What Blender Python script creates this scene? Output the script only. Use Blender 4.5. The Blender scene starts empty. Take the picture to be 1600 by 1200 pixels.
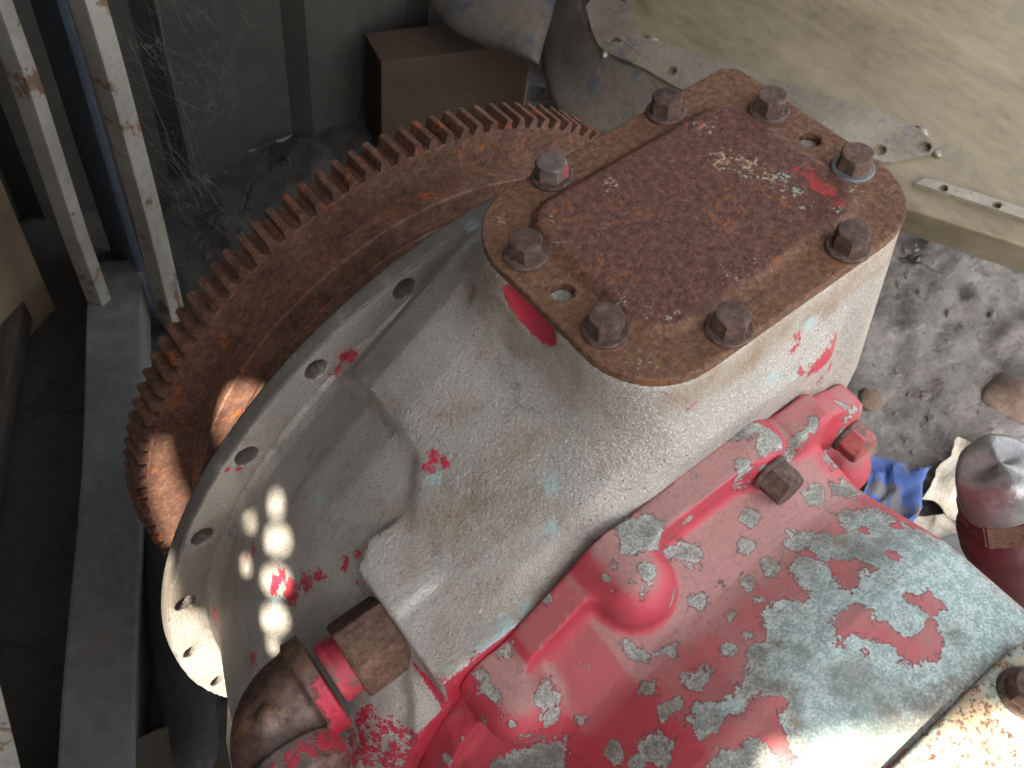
import bpy, bmesh, math, random
import numpy as np
from mathutils import Matrix, Vector
from mathutils.geometry import tessellate_polygon, delaunay_2d_cdt

random.seed(7); np.random.seed(7)
sc = bpy.context.scene
COL = sc.collection

# ------------------------------------------------------------------ camera
# Q turns the machine's own frame (x across, y along the shaft, z up through the top cover)
# into the world frame: the machine stands rolled about nine degrees on its mounts.
Q = Matrix(((0.98717568, 0.00203404, -0.15962469), (0.00203404, 0.99967738, 0.02531777), (0.15962469, -0.02531777, 0.98685306)))
CAM_R = Matrix(((0.78751502, -0.60590893, 0.1126697), (-0.42120845, -0.66261401, -0.61929486), (0.44989281, 0.44024657, -0.77703244)))
cam = bpy.data.cameras.new('camera'); camo = bpy.data.objects.new('camera', cam); COL.objects.link(camo)
rows = CAM_R
m = Matrix.Identity(4)
for i in range(3):
    m[i][0] = rows[0][i]; m[i][1] = -rows[1][i]; m[i][2] = -rows[2][i]
m[0][3], m[1][3], m[2][3] = -0.3113, -0.1994, 0.2835
camo.matrix_world = m
cam.sensor_width = 36.0; cam.lens = 1381.07 / 1600 * 36.0
cam.clip_start = 0.01; cam.clip_end = 200
cam.dof.use_dof = True; cam.dof.focus_distance = 0.54; cam.dof.aperture_fstop = 22.0
sc.camera = camo

# ------------------------------------------------------------------ sky, sun, exposure
SUN = Vector((-0.649, -0.5056, 0.5677)).normalized()
w = bpy.data.worlds.new('World'); sc.world = w; w.use_nodes = True
wn = w.node_tree; wn.nodes.clear()
sky = wn.nodes.new('ShaderNodeTexSky'); sky.sky_type = 'NISHITA'; sky.sun_disc = False
sky.sun_elevation = math.asin(SUN.z); sky.sun_rotation = math.atan2(SUN.x, SUN.y)
sky.air_density = 1.0; sky.dust_density = 3.5
hsv = wn.nodes.new('ShaderNodeHueSaturation'); hsv.inputs['Saturation'].default_value = 0.18
bg = wn.nodes.new('ShaderNodeBackground'); bg.inputs['Strength'].default_value = 0.10
wo = wn.nodes.new('ShaderNodeOutputWorld')
wn.links.new(sky.outputs[0], hsv.inputs['Color']); wn.links.new(hsv.outputs[0], bg.inputs[0]); wn.links.new(bg.outputs[0], wo.inputs[0])
sun = bpy.data.lights.new('sun', 'SUN'); suno = bpy.data.objects.new('sun', sun); COL.objects.link(suno)
sun.energy = 3.3; sun.angle = math.radians(0.5); sun.color = (1.0, 0.90, 0.75)
suno.rotation_euler = SUN.to_track_quat('Z', 'Y').to_euler()
suno.location = SUN * 5
sc.view_settings.view_transform = 'Standard'; sc.view_settings.look = 'None'
sc.view_settings.exposure = 3.1; sc.view_settings.gamma = 1.0

# ------------------------------------------------------------------ helpers
def link(o, parent=None):
    COL.objects.link(o)
    if parent is not None: o.parent = parent
    return o
def tag(o, label, cat, group=None):
    o['label'] = label; o['category'] = cat
    if group: o['group'] = group
    return o
def empty(name, loc=(0, 0, 0)):
    o = bpy.data.objects.new(name, None); COL.objects.link(o); o.location = loc; o.empty_display_size = .05
    return o
def mesh_obj(name, verts, faces, mat, parent=None, smooth=False):
    me = bpy.data.meshes.new(name)
    me.from_pydata([tuple(v) for v in verts], [], [tuple(f) for f in faces]); me.update()
    if smooth: me.polygons.foreach_set('use_smooth', [True] * len(me.polygons))
    if mat: me.materials.append(mat)
    return link(bpy.data.objects.new(name, me), parent)
def fast_mesh(name, V, F, mat, parent=None, smooth=True):
    me = bpy.data.meshes.new(name); n = len(F); k = F.shape[1]
    me.vertices.add(len(V)); me.vertices.foreach_set('co', V.astype(np.float32).ravel())
    me.loops.add(n * k); me.loops.foreach_set('vertex_index', F.astype(np.int32).ravel())
    me.polygons.add(n); me.polygons.foreach_set('loop_start', np.arange(0, n * k, k, dtype=np.int32))
    me.polygons.foreach_set('loop_total', np.full(n, k, dtype=np.int32))
    me.update(calc_edges=True); me.validate()
    me.polygons.foreach_set('use_smooth', np.full(len(me.polygons), smooth))
    if mat: me.materials.append(mat)
    return link(bpy.data.objects.new(name, me), parent)
def attr(o, name, vals):
    a = o.data.attributes.new(name, 'FLOAT', 'POINT'); a.data.foreach_set('value', np.asarray(vals, np.float32))
def bm_obj(name, bm, mat, parent=None, smooth=False, autosmooth=None):
    me = bpy.data.meshes.new(name); bm.to_mesh(me); bm.free()
    if smooth: me.polygons.foreach_set('use_smooth', [True] * len(me.polygons))
    if mat: me.materials.append(mat)
    return link(bpy.data.objects.new(name, me), parent)
def box_bm(size, center=(0, 0, 0), bevel=0.0, seg=2):
    bm = bmesh.new(); bmesh.ops.create_cube(bm, size=1)
    bmesh.ops.scale(bm, vec=size, verts=bm.verts); bmesh.ops.translate(bm, vec=center, verts=bm.verts)
    if bevel: bmesh.ops.bevel(bm, geom=bm.edges[:], offset=bevel, segments=seg, profile=.7, affect='EDGES')
    return bm

# numpy value noise
_P = np.random.RandomState(3).rand(4096).astype(np.float32)
def vnoise(x, y, z=0.0, seed=0):
    x = np.asarray(x, np.float64); y = np.asarray(y, np.float64); z = np.asarray(z, np.float64) + 0 * x
    xi, yi, zi = np.floor(x).astype(np.int64), np.floor(y).astype(np.int64), np.floor(z).astype(np.int64)
    fx, fy, fz = x - xi, y - yi, z - zi
    fx, fy, fz = fx * fx * (3 - 2 * fx), fy * fy * (3 - 2 * fy), fz * fz * (3 - 2 * fz)
    def h(a, b, c): return _P[(a * 73856093 ^ b * 19349663 ^ c * 83492791 ^ (seed * 2654435)) & 4095]
    def l(a, b, t): return a + (b - a) * t
    return l(l(l(h(xi, yi, zi), h(xi + 1, yi, zi), fx), l(h(xi, yi + 1, zi), h(xi + 1, yi + 1, zi), fx), fy),
             l(l(h(xi, yi, zi + 1), h(xi + 1, yi, zi + 1), fx), l(h(xi, yi + 1, zi + 1), h(xi + 1, yi + 1, zi + 1), fx), fy), fz)
def fbm(x, y, z=0.0, oct=4, seed=0, gain=.5):
    s = 0; a = 1.0; t = 0
    for o in range(oct):
        s = s + a * (vnoise(x * 2 ** o, y * 2 ** o, np.asarray(z) * 2 ** o, seed + o) - .5); t += a; a *= gain
    return s / t * 2

# signed-distance casting: naive surface nets on a regular grid
def surface_nets(F, org, h):
    S = F < 0
    nx, ny, nz = F.shape
    cnt = np.zeros((nx - 1, ny - 1, nz - 1), np.int8)
    for a in (0, 1):
        for b in (0, 1):
            for c in (0, 1): cnt += S[a:nx - 1 + a, b:ny - 1 + b, c:nz - 1 + c]
    cells = np.argwhere((cnt > 0) & (cnt < 8))
    idx = np.full(cnt.shape, -1, np.int32); idx[cells[:, 0], cells[:, 1], cells[:, 2]] = np.arange(len(cells))
    i, j, k = cells.T
    acc = np.zeros((len(cells), 3)); n = np.zeros(len(cells))
    corners = [(a, b, c) for a in (0, 1) for b in (0, 1) for c in (0, 1)]
    val = {c: F[i + c[0], j + c[1], k + c[2]] for c in corners}
    for c in corners:
        for ax in range(3):
            if c[ax] == 0:
                d = list(c); d[ax] = 1; d = tuple(d)
                v0, v1 = val[c], val[d]; m_ = (v0 < 0) != (v1 < 0)
                t = np.where(m_, v0 / np.where(m_, v0 - v1, 1), 0)
                p = np.zeros((len(cells), 3)); p[:] = c; p[:, ax] += t
                acc += p * m_[:, None]; n += m_
    V = (cells + acc / n[:, None]) * h + np.array(org)
    faces = []
    for ax in range(3):
        sl0 = [slice(None)] * 3; sl1 = [slice(None)] * 3
        sl0[ax] = slice(0, -1); sl1[ax] = slice(1, None)
        A, B = S[tuple(sl0)], S[tuple(sl1)]
        e = np.argwhere(A != B)
        o1, o2 = [q for q in range(3) if q != ax]
        ok = (e[:, o1] > 0) & (e[:, o2] > 0) & (e[:, o1] < F.shape[o1] - 1) & (e[:, o2] < F.shape[o2] - 1)
        e = e[ok]
        def cid(d1, d2):
            q = e.copy(); q[:, o1] -= d1; q[:, o2] -= d2
            return idx[q[:, 0], q[:, 1], q[:, 2]]
        f = np.stack([cid(1, 1), cid(0, 1), cid(0, 0), cid(1, 0)], 1)
        inside = S[e[:, 0], e[:, 1], e[:, 2]]
        flip = inside if ax != 1 else ~inside
        f[~flip] = f[~flip][:, ::-1]
        faces.append(f)
    return V, np.concatenate(faces)
def sdf_mesh(name, fn, lo, hi, h, mat, parent=None):
    n = [int(math.ceil((hi[a] - lo[a]) / h)) + 1 for a in range(3)]
    ax = [(lo[a] + h * np.arange(n[a])).astype(np.float32) for a in range(3)]
    F = fn(ax[0][:, None, None], ax[1][None, :, None], ax[2][None, None, :]).astype(np.float32)
    F = np.broadcast_to(F, n).copy()
    F[0] = F[-1] = 1; F[:, 0] = F[:, -1] = 1; F[:, :, 0] = F[:, :, -1] = 1
    F = np.clip(F, -4 * h, 4 * h); F[F == 0] = 1e-7
    V, Fc = surface_nets(F, lo, h)
    return fast_mesh(name, V, Fc, mat, parent), V
def smin(a, b, k):
    hh = np.clip(.5 + .5 * (b - a) / k, 0, 1); return b + (a - b) * hh - k * hh * (1 - hh)
def smax(a, b, k): return -smin(-a, -b, k)
def sstep(a, b, x):
    t = np.clip((x - a) / (b - a), 0, 1); return t * t * (3 - 2 * t)
def rbox(px, py, hx, hy, r):
    qx, qy = np.abs(px) - (hx - r), np.abs(py) - (hy - r)
    return np.hypot(np.maximum(qx, 0), np.maximum(qy, 0)) + np.minimum(np.maximum(qx, qy), 0) - r
def box3(X, Y, Z, c, hs, r):
    qx, qy, qz = np.abs(X - c[0]) - (hs[0] - r), np.abs(Y - c[1]) - (hs[1] - r), np.abs(Z - c[2]) - (hs[2] - r)
    return np.sqrt(np.maximum(qx, 0) ** 2 + np.maximum(qy, 0) ** 2 + np.maximum(qz, 0) ** 2) + np.minimum(np.maximum(np.maximum(qx, qy), qz), 0) - r
def poly_sd(P, pts):
    """signed distance of 2-D points P to polygon pts, positive inside"""
    pts = np.asarray(pts, float); d = np.full(len(P), 1e9); ins = np.zeros(len(P), bool)
    for i in range(len(pts)):
        a, b = pts[i], pts[(i + 1) % len(pts)]; e = b - a
        t = np.clip(((P - a) @ e) / max(e @ e, 1e-12), 0, 1)
        d = np.minimum(d, np.linalg.norm(P - a - t[:, None] * e, axis=1))
        c = ((a[1] > P[:, 1]) != (b[1] > P[:, 1])) & (P[:, 0] < (b[0] - a[0]) * (P[:, 1] - a[1]) / (b[1] - a[1] + 1e-12) + a[0])
        ins ^= c
    return np.where(ins, d, -d)

# ------------------------------------------------------------------ node materials
class Mat:
    def __init__(s, name, coord='Object'):
        s.m = bpy.data.materials.new(name); s.m.use_nodes = True; s.t = s.m.node_tree; s.t.nodes.clear()
        s.out = s.t.nodes.new('ShaderNodeOutputMaterial'); s.b = s.t.nodes.new('ShaderNodeBsdfPrincipled')
        s.t.links.new(s.b.outputs[0], s.out.inputs[0])
        tc = s.t.nodes.new('ShaderNodeTexCoord'); s.co = tc.outputs[coord]
    def nd(s, typ, props=None, **inp):
        n = s.t.nodes.new(typ)
        for k, v in (props or {}).items(): setattr(n, k, v)
        for k, v in inp.items():
            k = int(k[1:]) if k[0] == '_' and k[1:].isdigit() else k
            if isinstance(v, bpy.types.NodeSocket): s.t.links.new(v, n.inputs[k])
            else: n.inputs[k].default_value = v
        return n
    def offs(s):
        oi = s.nd('ShaderNodeObjectInfo')
        mu = s.nd('ShaderNodeVectorMath', {'operation': 'SCALE'}, _0=(13.1, 7.7, 21.3)); s.t.links.new(oi.outputs['Random'], mu.inputs['Scale'])
        s.co = s.nd('ShaderNodeVectorMath', {'operation': 'ADD'}, _0=s.co, _1=mu.outputs[0]).outputs[0]; s.rnd = oi.outputs['Random']
    def sc(s, v): return s.nd('ShaderNodeMapping', Vector=s.co, Scale=v).outputs[0]
    def noise(s, scale, detail=4, rough=.6, dist=0.0, vec=None):
        return s.nd('ShaderNodeTexNoise', Vector=vec or s.co, Scale=scale, Detail=detail, Roughness=rough, Distortion=dist).outputs[0]
    def vor(s, scale, feature='F1', out=0, vec=None):
        return s.nd('ShaderNodeTexVoronoi', {'feature': feature}, Vector=vec or s.co, Scale=scale).outputs[out]
    def ma(s, op, a, b=0.0, c=0.0): return s.nd('ShaderNodeMath', {'operation': op}, _0=a, _1=b, _2=c).outputs[0]
    def ss(s, x, a, b, lo=0.0, hi=1.0):
        n = s.nd('ShaderNodeMapRange', {'interpolation_type': 'SMOOTHSTEP'}, Value=x); n.inputs[1].default_value = a; n.inputs[2].default_value = b
        n.inputs[3].default_value = lo; n.inputs[4].default_value = hi; return n.outputs[0]
    def mix(s, f, a, b):
        n = s.nd('ShaderNodeMix', {'data_type': 'RGBA'}); 
        for k, v in ((0, f), (6, a), (7, b)):
            if isinstance(v, bpy.types.NodeSocket): s.t.links.new(v, n.inputs[k])
            else: n.inputs[k].default_value = (*v, 1) if isinstance(v, tuple) else v
        return n.outputs[2]
    def ramp(s, f, stops):
        n = s.nd('ShaderNodeValToRGB', Fac=f); e = n.color_ramp.elements
        while len(e) > 1: e.remove(e[-1])
        e[0].position = stops[0][0]; e[0].color = (*stops[0][1], 1)
        for p, c in stops[1:]:
            q = e.new(p); q.color = (*c, 1)
        return n.outputs[0]
    def at(s, name): return s.nd('ShaderNodeAttribute', {'attribute_name': name}).outputs['Fac']
    def nz(s):
        n = s.nd('ShaderNodeSeparateXYZ', Vector=s.t.nodes.new('ShaderNodeTexCoord').outputs['Normal']); return n.outputs
    def xyz(s): return s.nd('ShaderNodeSeparateXYZ', Vector=s.co).outputs
    def bump(s, hgt, strength, dist, prev=None):
        n = s.nd('ShaderNodeBump', Height=hgt, Strength=strength, Distance=dist)
        if prev: s.t.links.new(prev, n.inputs['Normal'])
        return n.outputs[0]
    def fin(s, col, rough=.6, metal=0.0, normal=None, spec=.5):
        for k, v in (('Base Color', col), ('Roughness', rough), ('Metallic', metal), ('Normal', normal), ('Specular IOR Level', spec)):
            if v is None: continue
            if isinstance(v, bpy.types.NodeSocket): s.t.links.new(v, s.b.inputs[k])
            else: s.b.inputs[k].default_value = (*v, 1) if isinstance(v, tuple) else v
        return s.m

RED = (0.48, 0.022, 0.055)
def mat_alu():
    s = Mat('cast_aluminium')
    big = s.noise(9, 4, .6); mid = s.noise(45, 5, .65); fine = s.noise(420, 3, .7); grit = s.noise(900, 2, .6)
    col = s.ramp(big, [(.30, (.29, .266, .235)), (.5, (.40, .373, .337)), (.7, (.48, .45, .41))])
    brown = s.ss(s.noise(14, 5, .65, .6), .48, .68)
    col = s.mix(s.ma('MULTIPLY', brown, .5), col, (.29, .215, .145))
    grime_shade = s.ss(mid, .54, .72); col = s.mix(s.ma('MULTIPLY', grime_shade, .30), col, (.12, .10, .085))
    tower = s.at('rough'); spk = s.ss(grit, .53, .64)
    col = s.mix(s.ma('MULTIPLY', spk, s.ma('ADD', .34, s.ma('MULTIPLY', tower, .42))), col, (.62, .60, .55))
    pits = s.ss(s.noise(700, 2, .5), .62, .74); col = s.mix(s.ma('MULTIPLY', pits, .75), col, (.085, .07, .055))
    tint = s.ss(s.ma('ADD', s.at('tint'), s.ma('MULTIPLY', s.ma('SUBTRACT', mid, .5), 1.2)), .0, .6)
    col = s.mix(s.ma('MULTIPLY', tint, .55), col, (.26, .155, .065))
    # remains of paint
    n1 = s.ma('SUBTRACT', s.noise(170, 5, .75), .5); n2 = s.ma('SUBTRACT', s.noise(520, 3, .7), .5)
    jit = s.ma('ADD', s.ma('MULTIPLY', n1, 3.2), s.ma('MULTIPLY', n2, 1.6))
    mint = s.ss(s.ma('ADD', s.at('mint'), jit), -.35, .6); red = s.ss(s.ma('ADD', s.at('red'), jit), -.08, .10)
    col = s.mix(s.ma('MULTIPLY', mint, .75), col, (.33, .47, .47))
    col = s.mix(red, col, s.mix(s.ss(s.noise(60), .35, .65), (.50, .022, .055), (.40, .05, .07)))
    b = s.bump(s.noise(90, 4, .6), .22, .0036); b = s.bump(fine, .70, .0014, b); b = s.bump(grit, .5, .0008, b); b = s.bump(red, .6, .0010, b)
    gr = s.ss(s.ma('ADD', s.at('grime_shade'), s.ma('MULTIPLY', s.ma('SUBTRACT', mid, .5), 2.0)), .1, .8); col = s.mix(s.ma('MULTIPLY', s.ma('MULTIPLY', gr, s.ma('SUBTRACT', 1.0, red)), .75), col, (.075, .067, .058))  # attribute holds packed dirt and also painted valley and hole shade
    rough = s.ma('SUBTRACT', .62, s.ma('MULTIPLY', red, .22))
    metal = s.ma('MULTIPLY', s.ma('SUBTRACT', 1.0, s.ma('MAXIMUM', red, mint)), .38)
    return s.fin(col, rough, metal, b)
def mat_paint():
    s = Mat('peeling_red_paint')
    n1 = s.ma('SUBTRACT', s.noise(130, 4, .7), .5); n2 = s.ma('SUBTRACT', s.noise(420, 4, .7), .5); n0 = s.ma('SUBTRACT', s.noise(48, 3, .6), .5)
    jit = s.ma('ADD', s.ma('ADD', s.ma('MULTIPLY', n0, 1.6), s.ma('MULTIPLY', n1, 2.5)), s.ma('ADD', s.ma('MULTIPLY', n2, 1.7), s.ma('MULTIPLY', s.ma('SUBTRACT', s.noise(1100, 2, .6), .5), .8)))
    f = s.ma('ADD', s.at('chip'), s.ma('MULTIPLY', jit, 1.15))
    small = s.ma('SUBTRACT', s.noise(110, 4, .65), .70)
    f = s.ma('MAXIMUM', f, s.ma('MULTIPLY', small, 14.0))
    chip = s.ss(f, -.03, .05); rim = s.ma('MULTIPLY', s.ss(f, -.16, -.02), s.ma('SUBTRACT', 1.0, chip))
    vivid = s.mix(s.ss(s.noise(30, 4), .35, .7), RED, (.38, .028, .045))
    dn = s.noise(26, 5, .65); up = s.ss(s.nz()[2], .72, .96)
    dust = s.ma('MULTIPLY', up, s.ss(s.ma('ADD', s.at('dust'), s.ma('SUBTRACT', dn, .5)), .10, .60))
    paint = s.mix(s.ma('ADD', .12, s.ma('MULTIPLY', dust, .76)), vivid, (.345, .20, .185))
    paint = s.mix(s.ma('MULTIPLY', s.ss(s.noise(600, 2), .62, .7), .3), paint, (.2, .12, .1))
    paint = s.mix(s.ma('MULTIPLY', s.ma('MULTIPLY', s.ss(s.noise(380, 4, .75), .45, .68), s.ma('ADD', .25, dust)), .42), paint, (.17, .11, .095))
    paint = s.mix(s.ma('MULTIPLY', s.ss(s.noise(800, 2, .6), .66, .72), .7), paint, (.07, .04, .035))
    sc_ = s.ss(s.noise(22, 4, .7, .8), .60, .74); paint = s.mix(s.ma('MULTIPLY', sc_, .5), paint, (.20, .13, .11))
    g = s.noise(75, 5, .7); g2 = s.ma('ADD', s.ma('MULTIPLY', s.noise(700, 3, .75), .6), s.ma('MULTIPLY', s.noise(170, 4, .7), .4))
    under = s.ramp(g2, [(.36, (.12, .115, .10)), (.5, (.25, .25, .225)), (.62, (.46, .465, .435))])
    mint = s.ss(s.ma('ADD', s.at('mint'), s.ma('MULTIPLY', s.ma('SUBTRACT', g, .5), 2.4)), -.1, .8)
    under = s.mix(s.ma('MULTIPLY', mint, .62), under, s.mix(s.ss(g2, .44, .58), (.28, .43, .42), (.55, .66, .645)))
    tone = s.noise(17, 3, .6); under = s.mix(s.ma('MULTIPLY', s.ss(tone, .50, .64), .6), under, (.115, .105, .09))
    stain = s.ss(s.noise(20, 5, .7, .5), .56, .70); under = s.mix(s.ma('MULTIPLY', stain, .7), under, (.20, .145, .085))
    col = s.mix(chip, paint, under); inner = s.ma('MULTIPLY', chip, s.ma('SUBTRACT', 1.0, s.ss(f, .05, .55))); col = s.mix(s.ma('MULTIPLY', inner, s.ss(s.noise(60, 3), .4, .6, .1, .6)), col, (.50, .53, .51))
    col = s.mix(s.ma('MULTIPLY', rim, s.ss(s.noise(45, 3), .42, .58, .0, .75)), col, s.mix(.6, paint, (.06, .04, .035)))
    hgt = s.ma('ADD', s.ma('MULTIPLY', s.ma('SUBTRACT', 1.0, chip), 1.0), s.ma('MULTIPLY', rim, .4))
    b = s.bump(hgt, 1.0, .0016); b = s.bump(s.noise(230, 4, .6), .22, .0024, b); b = s.bump(s.noise(40, 4, .6), .25, .004, b); b = s.bump(s.ma('MULTIPLY', chip, g2), .5, .0010, b)
    rough = s.ma('ADD', s.ma('ADD', .50, s.ma('MULTIPLY', chip, .2)), s.ma('MULTIPLY', dust, .25))
    return s.fin(col, rough, s.ma('MULTIPLY', chip, .15), b)
def mat_cover():
    s = Mat('pitted_rust_plate')
    n = s.noise(13, 5, .65, .4); f = s.noise(260, 4, .75); pit = s.noise(620, 3, .7)
    edge = s.at('edge')
    purple = s.ramp(f, [(.30, (.055, .024, .020)), (.52, (.118, .053, .040)), (.72, (.20, .095, .066))])
    tan = s.ramp(f, [(.28, (.080, .038, .024)), (.5, (.15, .077, .046)), (.75, (.245, .145, .085))])
    t = s.ss(s.ma('ADD', s.ma('ADD', s.ma('SUBTRACT', n, .5), s.ma('MULTIPLY', edge, .34)), s.ma('MULTIPLY', s.ma('SUBTRACT', f, .5), .3)), .02, .42)
    col = s.mix(t, purple, tan)
    org = s.ss(s.ma('MULTIPLY', s.noise(38, 5, .7), s.noise(150, 4, .7)), .33, .42); col = s.mix(s.ma('MULTIPLY', org, .6), col, (.30, .105, .035))
    spk = s.ss(s.ma('ADD', s.ma('SUBTRACT', s.noise(330, 4, .8), .5), s.ma('MULTIPLY', s.at('speck'), .34)), .19, .25)
    spc = s.mix(s.ss(s.noise(50), .45, .6), (.46, .37, .24), (.34, .42, .36)); col = s.mix(s.ma('MULTIPLY', spk, .8), col, spc)
    jit = s.ma('ADD', s.ma('MULTIPLY', s.ma('SUBTRACT', s.noise(170, 5, .75), .5), 3.0), s.ma('MULTIPLY', s.ma('SUBTRACT', s.noise(520, 3), .5), 1.6))
    red = s.ss(s.ma('ADD', s.at('red'), jit), -.1, .25); mint = s.ss(s.ma('ADD', s.at('mint'), jit), -.05, .2)
    col = s.mix(s.ma('MULTIPLY', red, .85), col, (.36, .04, .045)); col = s.mix(s.ma('MULTIPLY', mint, .85), col, (.26, .43, .40))
    b = s.bump(pit, .55, .0012); b = s.bump(f, .5, .0016, b); b = s.bump(s.ma('ADD', spk, red), .4, .0006, b)
    return s.fin(col, s.ss(f, .3, .7, .8, .6), .12, b, .28)
def mat_rust(name, cols, org=.6, metal=.15, ps=1.0):
    s = Mat(name); s.offs()
    f = s.noise(240 * ps, 4, .72); n = s.noise(24, 5, .65, .4); m_ = s.noise(90, 4, .7)
    col = s.ramp(s.ma('ADD', s.ma('MULTIPLY', f, .55), s.ma('MULTIPLY', n, .45)), [(.36, cols[0]), (.50, cols[1]), (.64, cols[2])])
    o = s.ss(s.ma('ADD', s.ma('MULTIPLY', n, .5), s.ma('MULTIPLY', m_, .5)), .56, .66); col = s.mix(s.ma('MULTIPLY', o, org), col, cols[3])
    if len(cols) > 4:
        r = s.ss(s.noise(70, 5, .7), .60, .64); col = s.mix(s.ma('MULTIPLY', r, .9), col, cols[4])
    b = s.bump(f, .5, .0012); b = s.bump(m_, .3, .002, b)
    return s.fin(col, s.ss(f, .3, .7, .8, .58), metal, b, .3)
def mat_plain(name, cols, scale=20, rough=.7, bumpd=.002, bs=.4, metal=0.0, stretch=None, spots=None):
    s = Mat(name); s.offs(); v = s.sc(stretch) if stretch else s.co
    n = s.noise(scale, 5, .65, .3, vec=v); f = s.noise(scale * 12, 4, .7, vec=v)
    col = s.ramp(s.ma('ADD', s.ma('MULTIPLY', n, .65), s.ma('MULTIPLY', f, .35)), [(.34, cols[0]), (.5, cols[1]), (.66, cols[2])])
    if spots:
        k = s.ss(s.noise(spots[1], 4, .7, .4), spots[2], spots[2] + .06); col = s.mix(s.ma('MULTIPLY', k, .9), col, spots[0])
    b = s.bump(s.ma('ADD', s.ma('MULTIPLY', n, .7), s.ma('MULTIPLY', f, .3)), bs, bumpd)
    return s.fin(col, rough, metal, b)

MT = {}
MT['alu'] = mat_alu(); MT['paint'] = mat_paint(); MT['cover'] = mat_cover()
MT['bolt'] = mat_rust('rusty_bolt', [(.05, .032, .027), (.105, .068, .055), (.19, .13, .105), (.20, .10, .05)], .5, .25)
MT['boltspot'] = mat_plain('rusty_bolt_red_spot', [(.06, .045, .04), (.11, .085, .075), (.18, .14, .12)], 120, .6, .001, spots=((.42, .03, .05), 75, .53))
MT['washgrey'] = mat_plain('grey_washer', [(.07, .072, .075), (.12, .122, .125), (.18, .18, .18)], 120, .5, .001)
MT['boltred'] = mat_plain('red_painted_bolt', [(.20, .05, .05), (.33, .06, .065), (.40, .13, .11)], 60, .5, .001, spots=((.10, .05, .035), 90, .54))
MT['fly'] = mat_rust('flywheel_rust', [(.055, .028, .020), (.115, .058, .040), (.20, .11, .074), (.17, .070, .034), (.30, .085, .022)], .4, .12, .8)
MT['fitting'] = mat_rust('rusty_iron_fitting', [(.060, .033, .027), (.125, .070, .052), (.20, .125, .085), (.26, .14, .06)], .5, .2)
MT['thread'] = mat_plain('red_pipe_thread', [(.28, .03, .04), (.45, .03, .06), (.40, .10, .09)], 70, .5, .001, spots=((.13, .08, .06), 120, .55))
MT['pan'] = mat_plain('khaki_primer_sheet', [(.11, .087, .055), (.19, .157, .103), (.25, .215, .15)], 4, .42, .006, .35, 0.2, (1.6, .5, 1.0), ((.16, .135, .105), 9, .62))
MT['panedge'] = mat_plain('bare_steel_flange', [(.13, .110, .085), (.215, .187, .147), (.28, .252, .205)], 10, .36, .002, .3, .35, None, ((.13, .12, .125), 16, .58))
MT['pandark'] = mat_plain('dark_bare_steel', [(.085, .070, .058), (.16, .135, .112), (.23, .20, .168)], 9, .38, .002, .25, .35, None, ((.10, .11, .135), 14, .58))
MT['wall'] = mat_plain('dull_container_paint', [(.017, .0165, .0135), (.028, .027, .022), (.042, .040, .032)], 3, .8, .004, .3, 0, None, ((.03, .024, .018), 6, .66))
MT['post'] = mat_plain('white_post_paint', [(.19, .175, .15), (.27, .255, .22), (.34, .32, .28)], 10, .6, .001, .3, 0, None, ((.13, .065, .034), 16, .565))
MT['blue'] = mat_plain('blue_grey_steel', [(.04, .05, .068), (.07, .085, .11), (.10, .115, .14)], 5, .6, .002, .3, .1, None, ((.12, .115, .09), 13, .60))
MT['beam'] = mat_plain('grey_painted_beam', [(.065, .063, .062), (.11, .107, .105), (.16, .156, .152)], 6, .65, .002, .3, 0, None, ((.12, .075, .05), 12, .62))
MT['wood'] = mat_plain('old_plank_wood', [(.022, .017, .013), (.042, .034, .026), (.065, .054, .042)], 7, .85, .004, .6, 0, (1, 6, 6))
MT['ply'] = mat_plain('tan_board', [(.13, .092, .055), (.19, .14, .088), (.24, .185, .12)], 7, .8, .002, .3)
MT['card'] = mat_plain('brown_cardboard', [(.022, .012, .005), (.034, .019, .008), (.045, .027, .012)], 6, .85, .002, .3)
MT['rag'] = mat_plain('blue_cloth', [(.03, .06, .20), (.05, .10, .30), (.10, .15, .32)], 22, .8, .002, .4, 0, None, ((.13, .115, .10), 20, .52))
MT['paper'] = mat_plain('dirty_pale_litter', [(.28, .23, .16), (.52, .46, .36), (.66, .62, .53)], 24, .8, .003, .5)
MT['pipe'] = mat_plain('dusty_red_pipe', [(.045, .012, .013), (.085, .024, .025), (.13, .055, .05)], 14, .42, .002, .3, .05, None, ((.05, .03, .028), 30, .60))
MT['tape'] = mat_plain('silver_tape', [(.17, .17, .17), (.28, .28, .275), (.40, .40, .385)], 18, .30, .004, .6, .55)
MT['rubber'] = mat_plain('black_rubber', [(.012, .012, .013), (.024, .023, .023), (.05, .047, .043)], 12, .7, .004, .5)
MT['dark'] = mat_plain('added_roof_sheet', [(.16, .155, .14), (.22, .21, .19), (.27, .26, .24)], 4, .8, .002, .2)  # for the added roof slabs
MT['sheet'] = mat_plain('pale_blocker_sheet', [(.42, .41, .38), (.52, .51, .48), (.58, .57, .54)], 4, .8, .002, .2)  # pale, so the added sun blocker bounces fill light
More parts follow.
